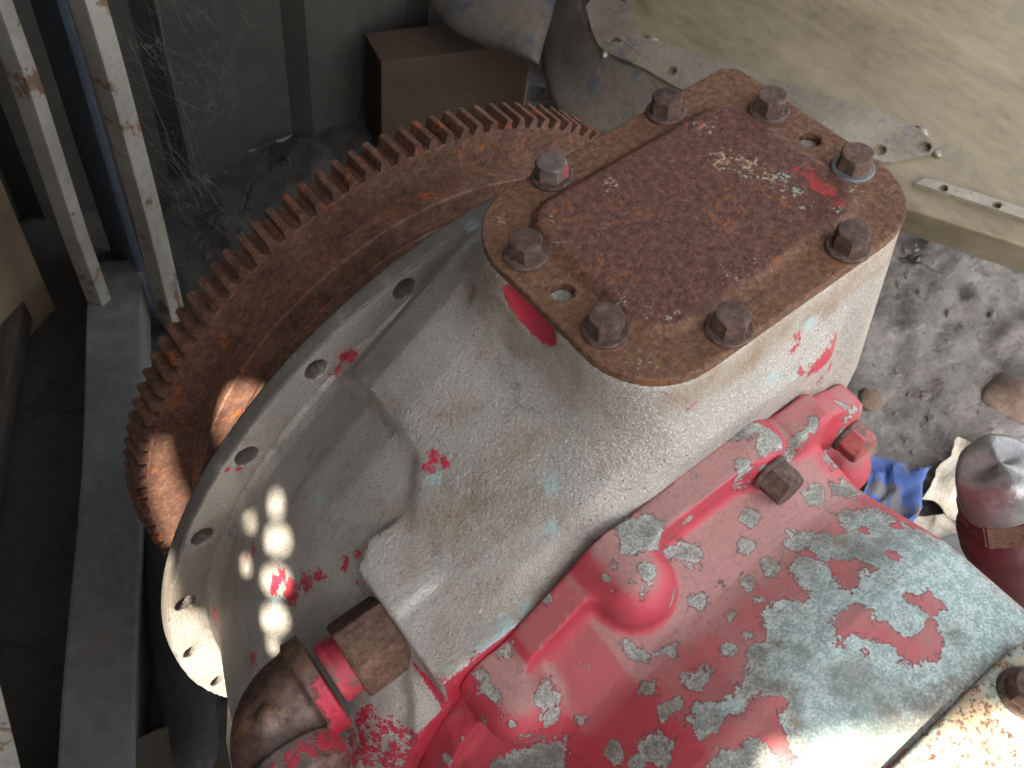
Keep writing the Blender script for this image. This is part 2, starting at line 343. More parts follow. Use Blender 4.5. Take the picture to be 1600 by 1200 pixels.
def mat_dirt():
    s = Mat('grey_dirt'); n = s.noise(5, 6, .65); f = s.noise(60, 5, .7); g = s.noise(300, 3, .7)
    col = s.ramp(s.ma('ADD', s.ma('MULTIPLY', n, .5), s.ma('MULTIPLY', f, .5)), [(.35, (.095, .085, .075)), (.5, (.18, .165, .15)), (.66, (.25, .232, .214))])
    inn = s.ss(s.xyz()[0], .78, .46); col = s.mix(s.ma('MULTIPLY', inn, .85), col, (.016, .014, .012))   # soil far darker towards the left corner
    k = s.ss(s.noise(11, 4, .6), .60, .7); col = s.mix(s.ma('MULTIPLY', k, .25), col, (.11, .07, .045))
    cr = s.nd('ShaderNodeTexVoronoi', {'feature': 'DISTANCE_TO_EDGE'}, Vector=s.nd('ShaderNodeVectorMath', {'operation': 'ADD'}, _0=s.co, _1=s.nd('ShaderNodeVectorMath', {'operation': 'SCALE'}, _0=s.nd('ShaderNodeTexNoise', Vector=s.co, Scale=7.0, Detail=4.0).outputs[1], Scale=.16).outputs[0]).outputs[0], Scale=5.0).outputs[0]
    crk = s.ma('MAXIMUM', s.ss(cr, .0, .035), s.ss(s.noise(4, 3), .46, .54)); col = s.mix(s.ma('MULTIPLY', s.ma('SUBTRACT', 1.0, crk), .6), col, (.04, .034, .03))
    b = s.bump(f, .7, .012); b = s.bump(g, .5, .003, b); b = s.bump(crk, .5, .010, b)
    return s.fin(col, .95, 0, b)
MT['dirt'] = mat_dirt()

# ------------------------------------------------------------------ setting
FZ = -0.80
def ground_z(gx, gy):
    z = .034 * fbm(gx * 5, gy * 5, 0, 5, 11) + .012 * fbm(gx * 24, gy * 24, 0, 3, 71) + .012 * np.abs(fbm(gx * 16 + fbm(gx * 6, gy * 6), gy * 16, 0, 4, 5)) ** .8
    z += .02 * sstep(.1, .5, fbm(gx * 9, gy * 9, 0, 3, 21))
    near = np.exp(-((gx + .25) ** 2 + (gy - .5) ** 2) / .25); return z * (1 - .7 * near) - .02
def make_gravel():
    rs = np.random.RandomState(12); n = 1300
    bm = bmesh.new(); bmesh.ops.create_icosphere(bm, subdivisions=1, radius=1); bm.verts.index_update()
    bv = np.array([v.co for v in bm.verts]); bf = np.array([[v.index for v in f.verts] for f in bm.faces]); bm.free()
    px = np.where(rs.rand(n) < .7, rs.uniform(.5, 1.7, n), rs.uniform(-.6, .5, n)); py = np.where(px > .5, rs.uniform(-.55, .5, n), rs.uniform(.25, 1.1, n))
    pz = ground_z(px, py) + FZ; r = .0022 + .006 * rs.rand(n) ** 4
    k = bv[None] * (1 + .5 * (rs.rand(n, len(bv), 1) - .5)) * r[:, None, None] * np.array((1, 1, .7)); a = rs.rand(n) * 6.28
    c, s_ = np.cos(a)[:, None], np.sin(a)[:, None]; kx = k[..., 0] * c - k[..., 1] * s_ * 1.5; ky = k[..., 0] * s_ + k[..., 1] * c * 1.5
    V = np.stack([kx + px[:, None], ky + py[:, None], k[..., 2] + pz[:, None]], -1).reshape(-1, 3)
    F = (bf[None] + (np.arange(n) * len(bv))[:, None, None]).reshape(-1, 3)
    o = fast_mesh('gravel', V, F, MT['dirt'], None, False); o['kind'] = 'stuff'; o['label'] = 'loose grit and crumbs of dirt on the ground'; o['category'] = 'gravel'
def make_ground():
    n = 420
    u = np.linspace(-1, 1, n); u = np.sign(u) * np.abs(u) ** 1.6
    X = .55 + u * 5.0; Y = .25 + u * 5.0
    gx, gy = np.meshgrid(X, Y, indexing='ij')
    z = ground_z(gx, gy)
    V = np.stack([gx, gy, FZ + z], -1).reshape(-1, 3)
    i = np.arange(n * n).reshape(n, n)
    F = np.stack([i[:-1, :-1], i[1:, :-1], i[1:, 1:], i[:-1, 1:]], -1).reshape(-1, 4)
    o = fast_mesh('ground', V, F, MT['dirt']); o['kind'] = 'structure'; return o
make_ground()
make_gravel()

def corrugated(name, x0, x1, z0, z1, y, mat, pitch=.26, depth=.032):
    xs, ys = [], []
    x = x0; k = 0
    prof = [(0, 0), (.38, 0), (.5, 1), (.88, 1)]
    while x < x1:
        for a, d in prof: xs.append(x + a * pitch); ys.append(y + d * depth)
        x += pitch
    nz = 8; zs = np.linspace(z0, z1, nz)
    V = [(a, b + .006 * math.sin(3 * z_ + 9 * a), z_) for z_ in zs for a, b in zip(xs, ys)]; m_ = len(xs)
    F = [(j * m_ + i, j * m_ + i + 1, (j + 1) * m_ + i + 1, (j + 1) * m_ + i) for j in range(nz - 1) for i in range(m_ - 1)]
    o = mesh_obj(name, V, F, mat); sol = o.modifiers.new('thick', 'SOLIDIFY'); sol.thickness = .003
    return o
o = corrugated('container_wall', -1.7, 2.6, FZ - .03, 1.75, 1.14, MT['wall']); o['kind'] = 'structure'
o = bm_obj('added_side_wall', box_bm((.03, 1.3, 2.6), (-1.75, .62, .48)), MT['wall']); o['kind'] = 'structure'  # unseen, added to block sky light from the left
# added roof slabs, out of view, that hold back sky light from above
o = bm_obj('added_roof', box_bm((2.3, 2.0, .03), (-.35, .78, .95)), MT['dark']); o['kind'] = 'structure'
o = bm_obj('added_roof_rear', box_bm((1.9, .50, .03), (1.50, 1.05, .82)), MT['dark']); o['kind'] = 'structure'

# added unseen sheet blocking the sun, its holes shaped to give the sun patches
def eng(p): return Q @ Vector(p)
def sun_blocker():
    s = SUN; wv = Vector((s.x, s.y, 0)).normalized(); uv = Vector((-wv.y, wv.x, 0)); d = 1.15
    def onto(p):
        p = eng(p); t = (d - p.dot(wv)) / s.dot(wv); h = p + s * t
        return (h.dot(uv), h.z)
    holes = []
    for poly in SUN_PATCHES:
        h = [onto(p) for p in poly]; c = (sum(q[0] for q in h) / len(h), sum(q[1] for q in h) / len(h)); k = 1.03 if len(holes) < 3 else (1.0 if len(holes) == 3 else .84)
        holes.append([(c[0] + (q[0] - c[0]) * k, c[1] + (q[1] - c[1]) * k) for q in h])
    for c, r in SUN_SPOTS:
        q = onto(c); holes.append([(q[0] + r[0] * math.cos(a) , q[1] + r[1] * math.sin(a)) for a in [i * math.pi / 8 for i in range(16)]])
    outer = [(-1.6, FZ - .05), (.85, FZ - .05), (.85, 1.6), (-1.6, 1.6)]
    loops = [outer] + holes
    pts, edges = [], []
    for l in loops:
        k0 = len(pts); pts += l; edges += [(k0 + i, k0 + (i + 1) % len(l)) for i in range(len(l))]
    v2, _, f2, _, _, _ = delaunay_2d_cdt([Vector(p) for p in pts], edges, [], 0, 1e-6)
    cen = np.array([[sum(v2[i][a] for i in f) / 3 for a in (0, 1)] for f in f2])
    keep = np.ones(len(f2), bool)
    for h in holes: keep &= poly_sd(cen, h) < 0
    tris = [f for f, k in zip(f2, keep) if k]
    V = [wv * d + uv * p[0] + Vector((0, 0, p[1])) for p in v2]
    o = mesh_obj('sun_blocker_sheet', V, tris, MT['sheet']); o['kind'] = 'structure'
    sol = o.modifiers.new('thick', 'SOLIDIFY'); sol.thickness = .002
    return o
SUN_PATCHES = [
    [(-0.2814, 0.2503, -0.2603), (-0.2962, 0.2503, -0.2815), (-0.301, 0.2503, -0.292), (-0.3076, 0.2503, -0.3116), (-0.3157, 0.2503, -0.3451), (-0.327, 0.2503, -0.3992), (-0.3196, 0.2503, -0.4095), (-0.2931, 0.2503, -0.3713), (-0.2924, 0.2503, -0.3511), (-0.2905, 0.2503, -0.3161), (-0.2852, 0.2503, -0.2917), (-0.2799, 0.2503, -0.2648)],
    [(-0.2324, 0.2315, -0.2397), (-0.219, 0.2315, -0.2274), (-0.2039, 0.2315, -0.2317), (-0.1976, 0.2315, -0.2555), (-0.2185, 0.2315, -0.2731), (-0.2438, 0.2315, -0.2922), (-0.238, 0.2315, -0.2564)],
    [(-0.3193, 0.1276, -0.2206), (-0.3256, 0.1276, -0.2542), (-0.3343, 0.1276, -0.2823), (-0.3251, 0.1276, -0.3075), (-0.3281, 0.1276, -0.3498), (-0.3328, 0.1276, -0.4099), (-0.3382, 0.1276, -0.5022), (-0.3483, 0.1276, -0.535), (-0.3776, 0.1276, -0.4409), (-0.3657, 0.1276, -0.3088), (-0.3308, 0.1276, -0.2275)],
    [(-0.1322, -0.2006, -0.0813), (-0.1025, -0.218, -0.0782), (-0.0733, -0.2351, -0.078), (-0.0404, -0.2553, -0.0714), (-0.005, -0.3, -0.08), (-0.02, -0.38, -0.08), (-0.2, -0.42, -0.08), (-0.3, -0.36, -0.08), (-0.27, -0.26, -0.1)],
    [(-0.237, 0.0742, -0.1552), (-0.2392, 0.0715, -0.1554), (-0.2417, 0.071, -0.1576), (-0.2442, 0.0727, -0.1613), (-0.2464, 0.0764, -0.1662), (-0.248, 0.0817, -0.1714), (-0.2485, 0.0878, -0.1762), (-0.2481, 0.0936, -0.1797), (-0.2466, 0.0982, -0.1812), (-0.2444, 0.1011, -0.181), (-0.2417, 0.1016, -0.1785), (-0.2391, 0.0995, -0.1743), (-0.2369, 0.0955, -0.1694), (-0.2354, 0.0902, -0.1645), (-0.235, 0.0843, -0.16), (-0.2355, 0.0787, -0.1568)],
    [(-0.2449, 0.049, -0.1512), (-0.2474, 0.0468, -0.1528), (-0.2507, 0.0469, -0.1562), (-0.2542, 0.0495, -0.1611), (-0.2576, 0.0542, -0.1669), (-0.2602, 0.0605, -0.1728), (-0.2616, 0.0673, -0.1777), (-0.2617, 0.0742, -0.182), (-0.2602, 0.0797, -0.1841), (-0.2575, 0.0822, -0.1826), (-0.254, 0.0814, -0.178), (-0.2503, 0.0776, -0.1712), (-0.247, 0.0715, -0.1634), (-0.2446, 0.0651, -0.1578), (-0.2434, 0.0588, -0.1538), (-0.2435, 0.0532, -0.1516)],
    [(-0.2574, 0.031, -0.1585), (-0.2599, 0.0294, -0.1608), (-0.2632, 0.0298, -0.1646), (-0.267, 0.0325, -0.1696), (-0.2706, 0.0371, -0.1751), (-0.2736, 0.0433, -0.1814), (-0.2755, 0.0505, -0.1874), (-0.2759, 0.0568, -0.1911), (-0.2747, 0.0611, -0.1916), (-0.2721, 0.0627, -0.1889), (-0.2685, 0.0614, -0.1835), (-0.2645, 0.0576, -0.1767), (-0.2608, 0.0521, -0.1697), (-0.258, 0.0457, -0.1636), (-0.2564, 0.0394, -0.1593), (-0.2562, 0.0345, -0.1579)],
    [(-0.2702, 0.0167, -0.1697), (-0.2727, 0.015, -0.1723), (-0.2761, 0.0154, -0.1765), (-0.2798, 0.0177, -0.1818), (-0.2833, 0.0219, -0.1874), (-0.2862, 0.0274, -0.1928), (-0.2879, 0.0334, -0.1972), (-0.2882, 0.0388, -0.1995), (-0.2869, 0.0428, -0.1995), (-0.2842, 0.0444, -0.1964), (-0.2806, 0.0433, -0.1908), (-0.2768, 0.04, -0.1839), (-0.2732, 0.0354, -0.1779), (-0.2705, 0.0301, -0.1731), (-0.269, 0.0248, -0.1701), (-0.2689, 0.0201, -0.1689)],
    [(-0.2871, 0.0138, -0.191), (-0.2889, 0.0159, -0.1939), (-0.2904, 0.0185, -0.1966), (-0.2913, 0.0212, -0.1985), (-0.2915, 0.0236, -0.1993), (-0.2909, 0.0252, -0.1989), (-0.2897, 0.0258, -0.1973), (-0.2879, 0.0254, -0.1947), (-0.286, 0.0239, -0.1916), (-0.2842, 0.0217, -0.1886), (-0.2828, 0.0191, -0.186), (-0.282, 0.0165, -0.1844), (-0.2818, 0.0142, -0.1838)],
    [(-0.2558, 0.0939, -0.1885), (-0.2571, 0.0927, -0.1893), (-0.2588, 0.0933, -0.1918), (-0.2607, 0.0957, -0.1957), (-0.2625, 0.0994, -0.2006), (-0.264, 0.1044, -0.2062), (-0.2649, 0.1096, -0.2113), (-0.265, 0.1139, -0.2144), (-0.2643, 0.1161, -0.2145), (-0.263, 0.1168, -0.2129), (-0.2611, 0.1163, -0.2106), (-0.2591, 0.1144, -0.2076), (-0.2573, 0.1106, -0.2027), (-0.2559, 0.1056, -0.1972), (-0.2551, 0.1006, -0.1925), (-0.2551, 0.0966, -0.1896)],
    [(-0.2724, 0.0736, -0.1955), (-0.2737, 0.0725, -0.1965), (-0.2755, 0.0731, -0.1994), (-0.2774, 0.0753, -0.2038), (-0.2793, 0.079, -0.2091), (-0.2807, 0.0834, -0.2145), (-0.2816, 0.0881, -0.2191), (-0.2817, 0.0921, -0.2221), (-0.281, 0.0948, -0.2229), (-0.2796, 0.0957, -0.2215), (-0.2777, 0.0949, -0.2181), (-0.2757, 0.0924, -0.2134), (-0.2738, 0.0887, -0.2082), (-0.2724, 0.0843, -0.2032), (-0.2717, 0.08, -0.1991), (-0.2717, 0.0762, -0.1964)]]
SUN_SPOTS = []
sun_blocker()

# ------------------------------------------------------------------ gearbox with bell housing (machine frame)
gb = empty('gearbox'); gb.matrix_world = Q.to_4x4()
tag(gb, 'weathered gearbox with bare grey bell housing, rusty top cover and peeling red case', 'gearbox')
CX, CZ = -.0356, -.4045
YF0, YF1, RF = .1276, .1396, .3275

def housing_sdf(X, Y, Z):
    dx, dz = X - CX, Z - CZ
    r = np.hypot(dx, dz); th = np.arctan2(dz, dx)
    yk = [-.09, -.085, -.078, -.066, -.05, -.02, .0, .04, .07, .10, .115, .125, .13]
    Rt = np.interp(Y, yk, [.314, .318, .327, .334, .338, .340, .340, .337, .328, .311, .300, .297, .304]).astype(np.float32)
    Rl = np.interp(Y, yk, [.314, .317, .324, .331, .333, .333, .330, .320, .311, .301, .296, .297, .304]).astype(np.float32)
    wl = sstep(1.95, 2.75, th); R = Rt + (Rl - Rt) * wl
    R = R - sstep(2.25, 2.75, th) * sstep(.03, -.06, Y) * .030
    bell = np.maximum(np.maximum((r - R) * .95, Y - .1282), -.085 - Y)
    # flank that slopes from the tower foot down to the crease
    base = np.interp(Y, [-.09, -.085, -.078, -.068, -.05, -.03, .0, .04, .07, .095, .112, .124], [-.075, -.070, -.060, -.0535, -.051, -.050, -.048, -.045, -.047, -.060, -.083, -.108]).astype(np.float32)
    base = base.reshape(1, -1, 1) if np.ndim(Y) == 3 else base
    top = base + .60 * (np.minimum(X, -.08) + .10) + .02 * np.sin((X + .1) * 30) * 0
    flank = np.maximum((Z - top) * .86, np.maximum(X - .028, np.maximum(Y - .125, -.085 - Y)))
    flank = smax(flank, -.166 - X - .8 * np.maximum(.02 - Y, 0), .004)
    d = smin(bell, flank, .012)
    # flat pad at the crease with a rounded end
    ptop = -.0868 + .12 * (X + .15) - .15 * np.maximum(Y - .07, 0) - .030 * sstep(.075, .118, Y)
    pad0 = np.maximum(np.maximum(rbox(X + .1495, Y - .066, .0175, .062, .0170), Z - ptop), -.16 - Z)
    d = smin(d, pad0, .0045)
    d = smax(d, X - .028, .01)
    # tower under the top cover, drafted, running back into the flange
    dr = np.clip(-Z, 0, .12) * .10
    t2 = rbox(X, Y, .0995, .073, .040) - dr
    t2 = np.minimum(t2, np.maximum(np.maximum(np.abs(X) - .0995 - dr, Y - .073 - dr), np.maximum(.02 - X, .0 - Y)))
    tower = np.maximum(np.maximum(t2, Z + .0062), -.34 - Z)
    d = smin(d, tower, .022)
    d = smax(d, X - .1008, .004)
    back = box3(X, Y, Z, (-.012, .085, -.20), (.058, .042, .130), .018)
    d = smin(d, back, .02)
    # fitting block
    bt = -.1065 + .10 * (X + .2)
    blk = np.maximum(rbox(X + .193, Y + .045, .0355, .0395, .0035), np.maximum(Z - bt - .0016 * sstep(-.042, -.0395, Y), -.185 - Z))
    d = smin(d, blk, .005)
    pad = np.maximum(np.maximum(rbox(X + .199, Y + .020, .0245, .0205, .010) + .0016 * np.sin(X * 900) * np.sin(Y * 700), Z - bt - .0030), -.17 - Z)
    d = smin(d, pad, .0012)
    rid = np.maximum(np.hypot(Y + .041, Z - bt - .0010) - .0013, np.maximum(X + .176, -.226 - X)); d = smin(d, rid, .001)
    d = np.maximum(d, -.085 - Y)
    rec = (np.sqrt(((X + .106) / .0125) ** 2 + ((Y - .008) / .023) ** 2 + ((Z + .013) / .0125) ** 2) - 1) * .011   # scallop under the cover edge
    return smax(d, -rec, .002)
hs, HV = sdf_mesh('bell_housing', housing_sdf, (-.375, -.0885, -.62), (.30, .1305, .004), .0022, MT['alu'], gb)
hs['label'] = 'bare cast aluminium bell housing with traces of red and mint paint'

def flange_sdf(X, Y, Z):
    r = np.hypot(X - CX, Z - CZ)
    d = np.maximum(np.maximum(r - RF, .262 - r), np.abs(Y - (YF0 + YF1) / 2) - (YF1 - YF0) / 2)
    for k in range(-12, 15):
        a = 1.8021 + .2379 * k; hx, hz = CX + .3141 * math.cos(a), CZ + .3141 * math.sin(a)
        q = np.hypot(X - hx, Z - hz); d = np.maximum(d, .0077 - q)
    return np.maximum(d, X - .055)
fl, FV = sdf_mesh('flange', flange_sdf, (CX - .332, YF0 - .003, CZ - .332), (CX + .332, YF1 + .003, CZ + .332), .0016, MT['alu'], gb)
fl['label'] = 'round mounting flange with a ring of bolt holes'

# ---- gear case
SX = np.array([-.36, -.31, -.285, -.257, -.234, -.185, -.153, -.105, -.05, 0, .035, .06, .072, .085]); SZ = np.array([-.45, -.33, -.268, -.2075, -.160, -.1065, -.0845, -.069, -.0685, -.083, -.098, -.118, -.16, -.30])
def case_sdf(X, Y, Z):
    zt = np.interp(X, SX, SZ).astype(np.float32)
    slope = np.interp(X, SX, np.gradient(SZ, SX)).astype(np.float32); q = 1 / np.sqrt(1 + slope * slope)
    fl_ = np.maximum((Z - zt) * q, np.maximum(-.1015 - Y, Y + .0846))
    prof = np.interp(Y, [-.40, -.30, -.235, -.20, -.186, -.174, -.142, -.135, -.128, -.105, -.08], [-.002, -.002, -.003, -.0035, -.0045, -.0085, -.0225, -.0240, -.0225, -.0165, -.010]).astype(np.float32)
    zb = np.minimum(zt + prof, -.079 + .0 * X + prof + .004)
    xr = .016 + .02 * sstep(-.18, -.12, Y) * 0
    body = smax((Z - zb) * q, X - xr + .10 * (Z + .08), .014)
    body = np.maximum(body, Y + .0846)
    d = smin(fl_, body, .006)
    def boss(x, z, y1, r, k=.012, tz=1.0):
        c = np.sqrt((X - x) ** 2 + (Z - z) ** 2 + np.maximum(y1 + r - Y, 0) ** 2) - r
        return np.maximum(c, Y + .0846)
    d = smin(d, boss(-.1275, -.0885, -.128, .0200), .007)
    d = smin(d, boss(-.199, -.133, -.128, .0205), .007)
    d = smin(d, boss(-.0335, -.083, -.108, .0165), .008)
    d = smin(d, boss(.043, -.125, -.109, .0180), .008)
    d = smin(d, boss(.052, -.168, -.128, .0180), .008)
    d = smin(d, box3(X, Y, Z, (.002, -.096, -.098), (.0135, .010, .022), .003), .004)
    d = smin(d, boss(-.262, -.245, -.128, .019), .012)
    d = np.maximum(d, Y + .0846)
    return d
cs, CV = sdf_mesh('gear_case', case_sdf, (-.34, -.40, -.40), (.095, -.083, -.045), .0018, MT['paint'], gb)
cs['label'] = 'gear case with faded red paint flaking to grey and mint primer'

# ---- top cover
def cover_sdf(X, Y, Z):
    a = rbox(X, Y, .1, .0735, .040)
    sq = np.maximum(rbox(X - .05, Y - .03675, .05, .03675, .011), np.maximum(-X, -Y)); a = np.minimum(a, np.where((X > 0) & (Y > 0), sq, 1))
    pan = rbox(X, Y, .0735, .0512, .020)
    hgt = (.0018 + .0030 * sstep(-.08, .08, Y * .8 - X * .5)) * sstep(.0034, -.0034, pan)
    d = np.maximum(a, np.maximum(Z - hgt, -.0058 - Z))
    for hx, hy in ((.0855, 0), (-.0855, .001)): d = np.maximum(d, .0058 - np.hypot(X - hx, Y - hy))
    return d
cv, VV = sdf_mesh('top_cover', cover_sdf, (-.105, -.079, -.009), (.105, .079, .0085), .0011, MT['cover'], gb)
cv['label'] = 'rusty embossed top cover plate held by eight bolts'
pan = rbox(VV[:, 0], VV[:, 1], .0735, .0512, .020)
attr(cv, 'edge', sstep(-.006, .004, pan) * 1.0 + .6 * sstep(.02, -.1, VV[:, 0]) * sstep(0.0, -.07, VV[:, 1]))

def bolt_mesh(name, r=.0089, h=.0095, seed=0, washer=True):
    n = 48; rs = np.random.RandomState(seed)
    ph = np.arange(n) * 2 * np.pi / n
    hexr = r * .866 / np.cos((ph + np.pi / 6) % (np.pi / 3) - np.pi / 6)
    prof = [(0, 1.0), (h * .72, 1.0), (h * .80, .985), (h * .90, .93), (h * .975, .875), (h, .80), (h * .99, .4)]
    V, F = [], []
    for z_, k in prof:
        lim = r * k
        for p, hr in zip(ph, hexr):
            rr = min(hr, lim) * (1 + .010 * (rs.rand() - .5)); V.append((rr * math.cos(p), rr * math.sin(p), z_ + (.0002 * (rs.rand() - .5) if z_ > 0 else 0)))
    L = len(prof)
    for j in range(L - 1):
        for i in range(n): F.append((j * n + i, j * n + (i + 1) % n, (j + 1) * n + (i + 1) % n, (j + 1) * n + i))
    F.append(tuple((L - 1) * n + i for i in range(n)))
    me = bpy.data.meshes.new(name); me.from_pydata(V, [], F); me.update()
    me.polygons.foreach_set('use_smooth', [True] * len(me.polygons)); me.set_sharp_from_angle(angle=math.radians(25)); return me
def washer_mesh(name, r=.0112, h=.0022):
    n = 40; V, F = [], []
    prof = [(0, r), (h * .6, r), (h, r * .94), (h, r * .5)]
    for z_, rr in prof:
        for i in range(n): V.append((rr * math.cos(i * 2 * math.pi / n), rr * math.sin(i * 2 * math.pi / n), z_))
    for j in range(3):
        for i in range(n): F.append((j * n + i, j * n + (i + 1) % n, (j + 1) * n + (i + 1) % n, (j + 1) * n + i))
    me = bpy.data.meshes.new(name); me.from_pydata(V, [], F); me.update()
    me.polygons.foreach_set('use_smooth', [True] * len(me.polygons)); me.set_sharp_from_angle(angle=math.radians(35)); return me
BM = [bolt_mesh('bolt', seed=i) for i in range(3)]
for b_ in BM: b_.materials.append(MT['bolt'])
WM = washer_mesh('washer'); WM.materials.append(MT['bolt'])
BP = [(-.0405, .0647), (.0405, .0647), (.085, .0296), (.085, -.0296), (.0405, -.0647), (-.0405, -.0647), (-.085, -.0296), (-.085, .0296)]
def place_bolt(parent, loc, mat3, k, washer=True, rot=0.0, bm=None):
    base = Matrix.Translation(loc) @ mat3.to_4x4() @ Matrix.Rotation(rot, 4, 'Z')
    if washer:
        wo_ = link(bpy.data.objects.new('washer', WM), parent); wo_.matrix_local = base
        base = base @ Matrix.Translation((0, 0, .0021))
    bo = link(bpy.data.objects.new('bolt', bm or BM[k % 3]), parent); bo.matrix_local = base
    return bo
I3 = Matrix.Identity(3)
for k, (bx, by) in enumerate(BP):
    tl = Matrix.Rotation(random.uniform(-.04, .04), 3, 'X') @ Matrix.Rotation(random.uniform(-.04, .04), 3, 'Y')
    b_ = place_bolt(cv, (bx, by, -.0001), tl, k, True, random.uniform(0, 1.05))
    if k == 0:
        me = BM[0].copy(); me.materials.clear(); me.materials.append(MT['boltspot']); b_.data = me; b_['label'] = 'bolt with red paint left on its head'
    if k == 3:
        wo_ = [c for c in cv.children if c.name.startswith('washer')][-1]; me = WM.copy(); me.materials.clear(); me.materials.append(MT['washgrey']); wo_.data = me; wo_['label'] = 'cleaner grey washer'
# bolts that hold the gear case to the bell housing point along the shaft
TO_NEG_Y = Matrix(((1, 0, 0), (0, 0, -1), (0, 1, 0)))
bl = bolt_mesh('bolt', .0105, .0135, 5); bl.materials.append(MT['bolt'])
blr = bolt_mesh('bolt', .0105, .0120, 6); blr.materials.append(MT['boltred'])
place_bolt(cs, (-.0335, -.1065, -.083), TO_NEG_Y, 0, True, .35, bl)
place_bolt(cs, (.043, -.107, -.125), TO_NEG_Y, 0, True, .2, blr)

# ---- rear inspection cover on the case
def cover2_sdf(X, Y, Z):
    a = rbox(X + .085, Y + .305, .085, .068, .022)
    return np.maximum(a, np.abs(Z + .0765) - .0030)
c2, C2V = sdf_mesh('case_cover', cover2_sdf, (-.175, -.378, -.083), (.004, -.232, -.070), .0014, MT['cover'], gb)
c2['label'] = 'rusty inspection cover on the gear case'
attr(c2, 'edge', np.full(len(C2V), .7)); attr(c2, 'speck', np.full(len(C2V), .80))
attr(c2, 'mint', -1.2 + 1.1 * sstep(-.255, -.237, C2V[:, 1])); attr(c2, 'red', np.full(len(C2V), -3.0))
for k, (bx, by) in enumerate([(-.033, -.252), (-.137, -.252), (-.033, -.36), (-.137, -.36)]):
    place_bolt(c2, (bx, by, -.0736), I3, k + 1, True, .3 + k)

# ---- pipe fittings on the block
HY, HZ = -.0385, -.1305
def hex_bm():
    bm = bmesh.new(); r = .0222
    xs = [(-.228, .97), (-.2295, 1), (-.2555, 1), (-.2575, .95)]
    rings = []
    for x, k in xs:
        rings.append([bm.verts.new((x, HY + r * k * math.sin(a), HZ + r * k * math.cos(a))) for a in [-.6631 + i * math.pi / 3 for i in range(6)]])
    for a, b in zip(rings, rings[1:]):
        for i in range(6): bm.faces.new((a[i], a[(i + 1) % 6], b[(i + 1) % 6], b[i]))
    bm.faces.new(rings[0][::-1]); bm.faces.new(rings[-1]); bmesh.ops.recalc_face_normals(bm, faces=bm.faces)
    return bm
hx = bm_obj('hex_bushing', hex_bm(), MT['fitting'], gb); bv = hx.modifiers.new('bev', 'BEVEL'); bv.width = .0008; bv.segments = 2
def tube_along_x(name, prof, mat, parent, n=48):
    V, F = [], []
    for x, r in prof:
        for i in range(n): V.append((x, HY + r * math.sin(2 * math.pi * i / n), HZ + r * math.cos(2 * math.pi * i / n)))
    for j in range(len(prof) - 1):
        for i in range(n): F.append((j * n + i, (j + 1) * n + i, (j + 1) * n + (i + 1) % n, j * n + (i + 1) % n))
    return mesh_obj(name, V, F, mat, parent, True)
pr = []
for k in range(5): pr += [(-.2565 - k * .0018, .0158), (-.2574 - k * .0018, .0172)]
th_ = tube_along_x('pipe_thread', pr + [(-.268, .0165)], MT['thread'], hx)
EX, ER = -.2840, .0225      # elbow bend start and radius
def elbow_sdf(X, Y, Z):
    # bend in the x-y plane from -x to -y, tilted slightly down
    cx_, cy_ = EX, HY - ER
    px, py = X - cx_, Y - cy_
    quad = (px <= 0) & (py >= 0)
    tor = np.hypot(np.hypot(px, py) - ER, Z - HZ) - .0235
    t1 = np.maximum(np.hypot(Y - HY, Z - HZ) - .0235, np.maximum(X + .2665, EX - X))
    t2 = np.maximum(np.hypot(X - (cx_ - ER), Z - HZ) - .0235, np.maximum(Y - cy_, cy_ - .03 - Y))
    d = np.minimum(np.where(quad, tor, 1), np.minimum(t1, t2))
    c1 = np.maximum(np.hypot(Y - HY, Z - HZ) - .0268, np.abs(X + .2735) - .0075)
    c2_ = np.maximum(np.hypot(X - (cx_ - ER), Z - HZ) - .0268, np.abs(Y - (cy_ - .010)) - .0080)
    d = smin(d, np.minimum(c1, c2_), .004)
    lump = np.sqrt((X + .3015) ** 2 + (Y + .046) ** 2 + (Z - HZ - .0225) ** 2) - .0055
    d = smin(d, lump, .003)
    bore = np.maximum(np.hypot(X - (cx_ - ER), Z - HZ) - .0175, Y - (cy_ + .01)); d = np.maximum(d, -bore)
    return d
el, EV = sdf_mesh('pipe_elbow', elbow_sdf, (-.356, -.105, -.165), (-.271, -.005, -.098), .0012, None, gb)
el['label'] = 'dark rusty iron pipe elbow with red paint at its collar'
def mat_elbow():
    s = Mat('elbow_iron'); f = s.noise(240, 4, .72); n = s.noise(32, 5, .65, .4)
    col = s.ramp(s.ma('ADD', s.ma('MULTIPLY', f, .5), s.ma('MULTIPLY', n, .5)), [(.36, (.038, .021, .017)), (.5, (.10, .056, .042)), (.64, (.19, .122, .09))])
    col = s.mix(s.ma('MULTIPLY', s.ss(s.noise(60, 4, .7), .56, .66), .6), col, (.24, .12, .05))
    col = s.mix(s.ma('MULTIPLY', s.ss(s.noise(26, 4, .6), .54, .68), .4), col, (.17, .155, .145))
    red = s.ss(s.ma('ADD', s.at('red'), s.ma('MULTIPLY', s.ma('SUBTRACT', s.noise(120, 5, .75), .5), 3.4)), -.1, .12)
    col = s.mix(red, col, s.mix(s.ss(f, .4, .65), (.44, .02, .05), (.33, .035, .05)))
    b = s.bump(f, .5, .0014); b = s.bump(red, .5, .0006, b)
    return s.fin(col, s.ss(f, .3, .7, .62, .42), .2, b)
el.data.materials.append(mat_elbow())
attr(el, 'red', 1.3 * sstep(.010, .0, np.abs(EV[:, 0] + .2715) - .003) * sstep(.01, -.012, EV[:, 1] + .045) + .9 * sstep(.010, .002, np.abs(EV[:, 1] + .071)) - .75)
